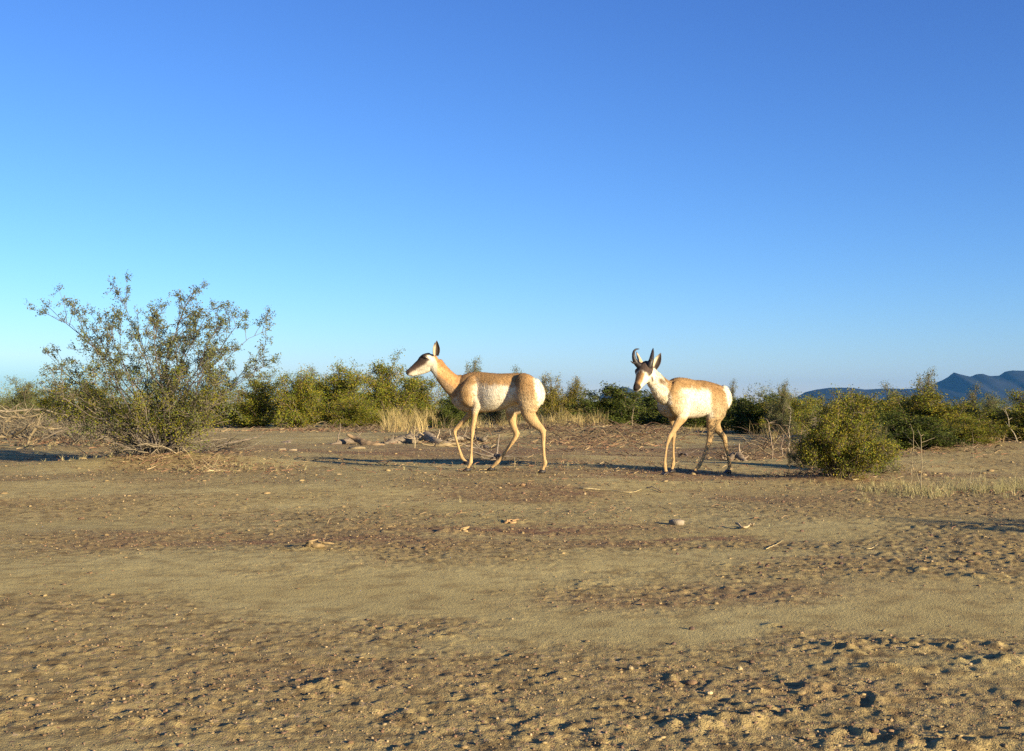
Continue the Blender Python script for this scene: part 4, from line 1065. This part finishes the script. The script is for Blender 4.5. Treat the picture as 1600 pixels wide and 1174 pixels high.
# ---- the buck
def buck():
    s = Animal(1.56, 9.62, math.radians(36))
    root = link('pronghorn_buck', None, label='horned pale tan pronghorn buck walking left with its head turned to the camera', cat='pronghorn', loc=s.org)
    z4 = lambda x, y: (970+x/9.783, 530+y/9.783); z5 = lambda x, y: (1020+x/10.67, 580+y/10.67); z6 = lambda x, y: (1010+x/9.783, 640+y/9.783)
    T = [(165, 420, 690, .06), (215, 300, 745, .095), (280, 190, 785, .118), (370, 118, 800, .130), (470, 108, 800, .140), (570, 124, 795, .150), (670, 150, 790, .158), (770, 152, 770, .158), (860, 165, 715, .150), (950, 190, 660, .138),
         (1030, 215, 640, .128), (1100, 248, 630, .115), (1160, 300, 600, .095), (1205, 370, 560, .065)]
    s.torso([(*z5(x, t), 580+b/10.67, w) for x, t, b, w in T])
    def mass(pts, ra, rb, Y): s.tube([s.p(*z5(a, b), y) for (a, b), y in zip(pts, Y)], ra, rb)
    mass([(420, 220), (400, 380), (400, 540), (480, 690)], [.035, .05, .055, .045], [.05, .085, .09, .06], [.06, .09, .10, .09])
    mass([(310, 260), (260, 400), (230, 540), (300, 690)], [.035, .05, .055, .045], [.05, .085, .09, .06], [-.06, -.09, -.10, -.09])
    mass([(1050, 280), (1090, 400), (1075, 540), (1040, 680), (1010, 790)], [.04, .065, .07, .058, .045], [.05, .10, .115, .095, .065], [.075, .09, .095, .095, .09])
    mass([(960, 300), (1010, 420), (1060, 560), (1080, 680), (1060, 800)], [.04, .06, .065, .055, .04], [.05, .10, .115, .09, .06], [-.065, -.08, -.085, -.085, -.08])
    mass([(1150, 300), (1205, 400), (1220, 500), (1175, 600)], [.05, .055, .05, .035], [.045, .045, .045, .04], [.02, .03, .035, .04])
    mass([(1120, 320), (1165, 420), (1150, 540)], [.045, .05, .04], [.045, .045, .045], [-.03, -.035, -.04])
    legs = {}
    def mk(key, pts, Y0, Y1, flat=.85):
        P, r = s.leg([(*z6(a, b), q) for a, b, q in pts], Y0, Y1); P = stand(P, s, 3); s.tube(P, r*flat, r); legs[key] = P
    mk('nf', [(560, 20, .0600), (545, 110, .0520), (480, 215, .0368), (415, 325, .0262), (362, 410, .0223), (338, 465, .0195), (312, 560, .0116), (292, 700, .0116), (280, 810, .0155), (282, 860, .0195), (292, 910, .0142), (298, 945, .0181)], .095, .085)
    mk('ff', [(395, 20, .0550), (400, 110, .0450), (408, 200, .0313), (420, 300, .0230), (422, 370, .0204), (418, 430, .0190), (412, 550, .0120), (412, 700, .0118), (414, 810, .0151), (406, 870, .0185), (396, 910, .0138), (392, 945, .0155)], -.09, -.08)
    mk('nh', [(1060, 20, .0950), (1030, 110, .0750), (1000, 220, .0550), (985, 330, .0368), (975, 430, .0304), (958, 510, .0276), (930, 590, .0214), (888, 700, .0151), (845, 800, .0151), (806, 875, .0199), (762, 925, .0146), (738, 955, .0181)], .095, .08, .8)
    mk('fh', [(1060, 60, .0850), (1050, 150, .0650), (1065, 250, .0460), (1120, 345, .0313), (1175, 415, .0267), (1198, 460, .0253), (1208, 540, .0199), (1232, 660, .0146), (1256, 780, .0146), (1272, 870, .0199), (1262, 925, .0146), (1248, 958, .0181)], -.085, -.07, .8)
    for P, d, Y in ((legs['nh'], z6(985, 480), .08), (legs['fh'], z6(1222, 430), -.07)):
        tip = s.p(*d, Y); s.tube([P[3], (P[4]+tip)/2, tip], [.014, .012, .010])
    # neck, throat mane
    nk = [(860, 960, -.02, .17, .115), (770, 880, -.10, .150, .10), (670, 800, -.19, .105, .078), (580, 705, -.26, .088, .066), (500, 610, -.31, .078, .060), (440, 530, -.34, .07, .055)]
    s.tube([s.pd(*z4(a, b), d) for a, b, d, rb, ra in nk], [k[4] for k in nk], [k[3] for k in nk], lat=(.75, -.65, 0))
    s.tube([s.pd(*z4(520, 730), -.33), s.pd(*z4(590, 850), -.29), s.pd(*z4(650, 925), -.24), s.pd(*z4(720, 900), -.18)], [.045, .05, .05, .04], [.045, .045, .038, .03], lat=(.75, -.65, 0))
    # head
    a0 = s.pd(*z4(405, 430), -.33); a1 = s.pd(*z4(222, 775), -.33-.155); ax = a1-a0; hl = np.linalg.norm(ax); ax /= hl
    L = np.array((.86, -.49, -.05)); L = L-ax*(L@ax); L /= np.linalg.norm(L); U = np.cross(ax, L); U = U if U[2] > 0 else -U
    sec = [(-.06, .0, .050, .052), (.08, .005, .066, .066), (.24, .002, .071, .070), (.40, -.004, .062, .060), (.56, -.006, .049, .050), (.72, -.006, .038, .042), (.86, -.006, .033, .036), (.96, -.004, .027, .026)]
    s.tube([a0+ax*hl*t+U*o for t, o, ra, rb in sec], [k[2] for k in sec], [k[3] for k in sec], lat=L)
    s.tube([a0+ax*hl*.22-U*.055, a0+ax*hl*.4-U*.05, a0+ax*hl*.65-U*.036, a0+ax*hl*.88-U*.028], [.046, .04, .028, .019], [.028, .026, .02, .013], lat=L)
    for sg in (-1, 1):
        s.tube([a0+ax*hl*.16+U*.022+L*sg*.050, a0+ax*hl*.27+U*.020+L*sg*.058, a0+ax*hl*.38+U*.014+L*sg*.050], [.015, .020, .014], lat=L)
    s.tube([s.p(*z5(1195, 330)), s.p(*z5(1225, 420)), s.p(*z5(1222, 500))], [.03, .03, .016])
    def paint(s, co):
        px, py, X, Y, Z = side_px(s, co)
        C = np.tile(np.array((.275, .168, .072)), (len(co), 1)); nz = (fbm(X*22+50, Z*22+50, 3, 8)-.5)*8+(fbm(X*60+9, Z*60+4, 3, 17)-.5)*7
        W = co+s.org; ppx = CX+W[:, 0]/W[:, 1]*F; ppy = HZ+(HC-W[:, 2])/W[:, 1]*F
        low = smooth(603, 614, py+nz); body = smooth(1056, 1078, px+nz)*(1-smooth(1107, 1115, px+nz*.4-(py-620)*.12))
        C = lay(C, smooth(602, 645, py+nz)*(1-smooth(1058, 1078, px)), PALE*.74)
        C = lay(C, low*body, WHITE)
        C = lay(C, smooth(608, 648, py+nz)*smooth(1107, 1116, px), PALE*.78)
        C = lay(C, smooth(640, 646, py)*(py < 656)*body, WHITE)
        C = lay(C, blob(px+nz, py+nz*.5, 1112, 602, 22, 9, .7, 25)*.75, TAN2)
        C = lay(C, blob(px, py+nz, 1060, 594, 16, 6, .6)*.3, TAN2*1.2)
        C = lay(C, blob(px+nz, py+nz, 1090, 637, 12, 8, .6)*.25, PALE*.7)
        C = lay(C, smooth(1128.5, 1131.5, px-(py-605)*.24+nz*.4)*(py < 640), WHITE*1.12)
        leg = smooth(646, 658, py); C = lay(C, leg, LEGC*.72)
        brisk = (X > .26)*(np.abs(co@s.lf) < .085)*(Z < .74); C = lay(C, brisk*.8, WHITE*.6)
        # neck pale
        neck = smooth(1044, 1036, ppx-(ppy-600)*.35+nz)*(ppy < 632); C = lay(C, neck, WHITE*.88)
        C = lay(C, neck*blob(ppx, ppy, 1034, 596, 7, 3.5, .5, 40)*.9, TAN2*.6)
        C = lay(C, neck*blob(ppx, ppy, 1036, 622, 6, 4, .5)*.5, TAN)
        r = co-a0; t = (r@ax)/hl; v = r@U; w = r@L; hm = ((t > -.12) & (np.hypot(v, w) < .105) & (ppx < 1022))*1.0
        C = lay(C, hm, WHITE)
        C = lay(C, hm*smooth(.43, .36, t+nz*.01)*smooth(-.010, .012, v), DARK*1.5)
        C = lay(C, hm*smooth(.38, .46, t)*smooth(.004, .018, v)*smooth(.040, .03, np.abs(w)), TAN*.85)
        C = lay(C, hm*blob(w, v, 0, .055, .014, .04, .4)*smooth(.35, .4, t)*smooth(.98, .85, t), np.array((.10, .06, .04)))
        C = lay(C, hm*smooth(.80, .86, t)*smooth(-.022, -.006, v), DARK*.7)
        C = lay(C, hm*blob(ppx, ppy, 1019.5, 593, 1.6, 5.5, .4, -12), DARK*1.3)
        return C
    body = s.finish('body', root, .0052, paint)
    def hair(X, Z, P):
        L = np.where(Z < .52, .006, .018); W = P+s.org; ppx = CX+W[:, 0]/W[:, 1]*F; px, py, _, _, _ = side_px(s, P)
        L = np.where((px > 1127) & (Z > .5), .03, L); t = ((P-a0)@ax)/hl; head = (t > -.05) & (ppx < 1024) & (np.linalg.norm(P-a0-np.outer(t*hl, ax), axis=1) < .11)
        L = np.where((ppx < 1042) & ~head & (Z > .55), .030, L); L = np.where(head, .006, L)
        return L, np.random.default_rng(3).uniform(size=len(X)) < np.where(Z < .45, .25, np.where(head, .35, 1))
    s.coat(body, root, 36000, hair, 6)
    for sg in (-1, 1): s.eye(a0+ax*hl*.27+U*.018+L*sg*.066, .0145, root)
    # horns: black blades with a forward prong and a hooked tip
    def horn(path, rad, prong, prad):
        g = Geo(); tube(g, catmull(path, 22), np.interp(np.linspace(0, 1, 22), np.linspace(0, 1, len(rad)), rad), 10, (.016, .012, .011)); tube(g, catmull(prong, 8), np.linspace(prad, .003, 8), 8, (.02, .016, .013))
        link('horn', g.mesh('horn'), M_HORN, root)
    q = lambda x, y, d: s.pd(*z4(x, y), d)
    horn([q(330, 440, -.37), q(285, 410, -.37), q(235, 360, -.37), q(207, 310, -.38), q(196, 250, -.38), q(200, 195, -.37), q(232, 158, -.36), q(282, 151, -.35)], [.030, .029, .024, .019, .015, .011, .008, .003], [q(225, 365, -.38), q(185, 362, -.43), q(152, 338, -.46)], .012)
    horn([q(425, 450, -.39), q(440, 405, -.40), q(458, 350, -.40), q(470, 300, -.39), q(480, 240, -.375), q(488, 185, -.36), q(494, 140, -.345)], [.028, .027, .025, .020, .016, .011, .003], [q(462, 330, -.40), q(448, 315, -.45), q(440, 288, -.48)], .011)
    s.ear(q(500, 470, -.33), q(612, 212, -.28), (-1, -.25, -.45), .033, root, .75, (.55, .46, .30), (.2, .15, .11), (.08, .06, .05))
    s.ear(q(350, 420, -.28), q(238, 195, -.20), (.8, .6, -.3), .026, root, .6, (.60, .50, .34), (.44, .33, .2), (.14, .11, .08))
    for k, toe in (('nf', z6(265, 1000)), ('ff', z6(372, 1000)), ('nh', z6(670, 1020)), ('fh', z6(1170, 1020))):
        s.hoof(legs[k][-1]-np.array([0, 0, .004]), s.p(*toe, .085 if k[0] == 'n' else -.08), M_HORN, root, 0)
buck()
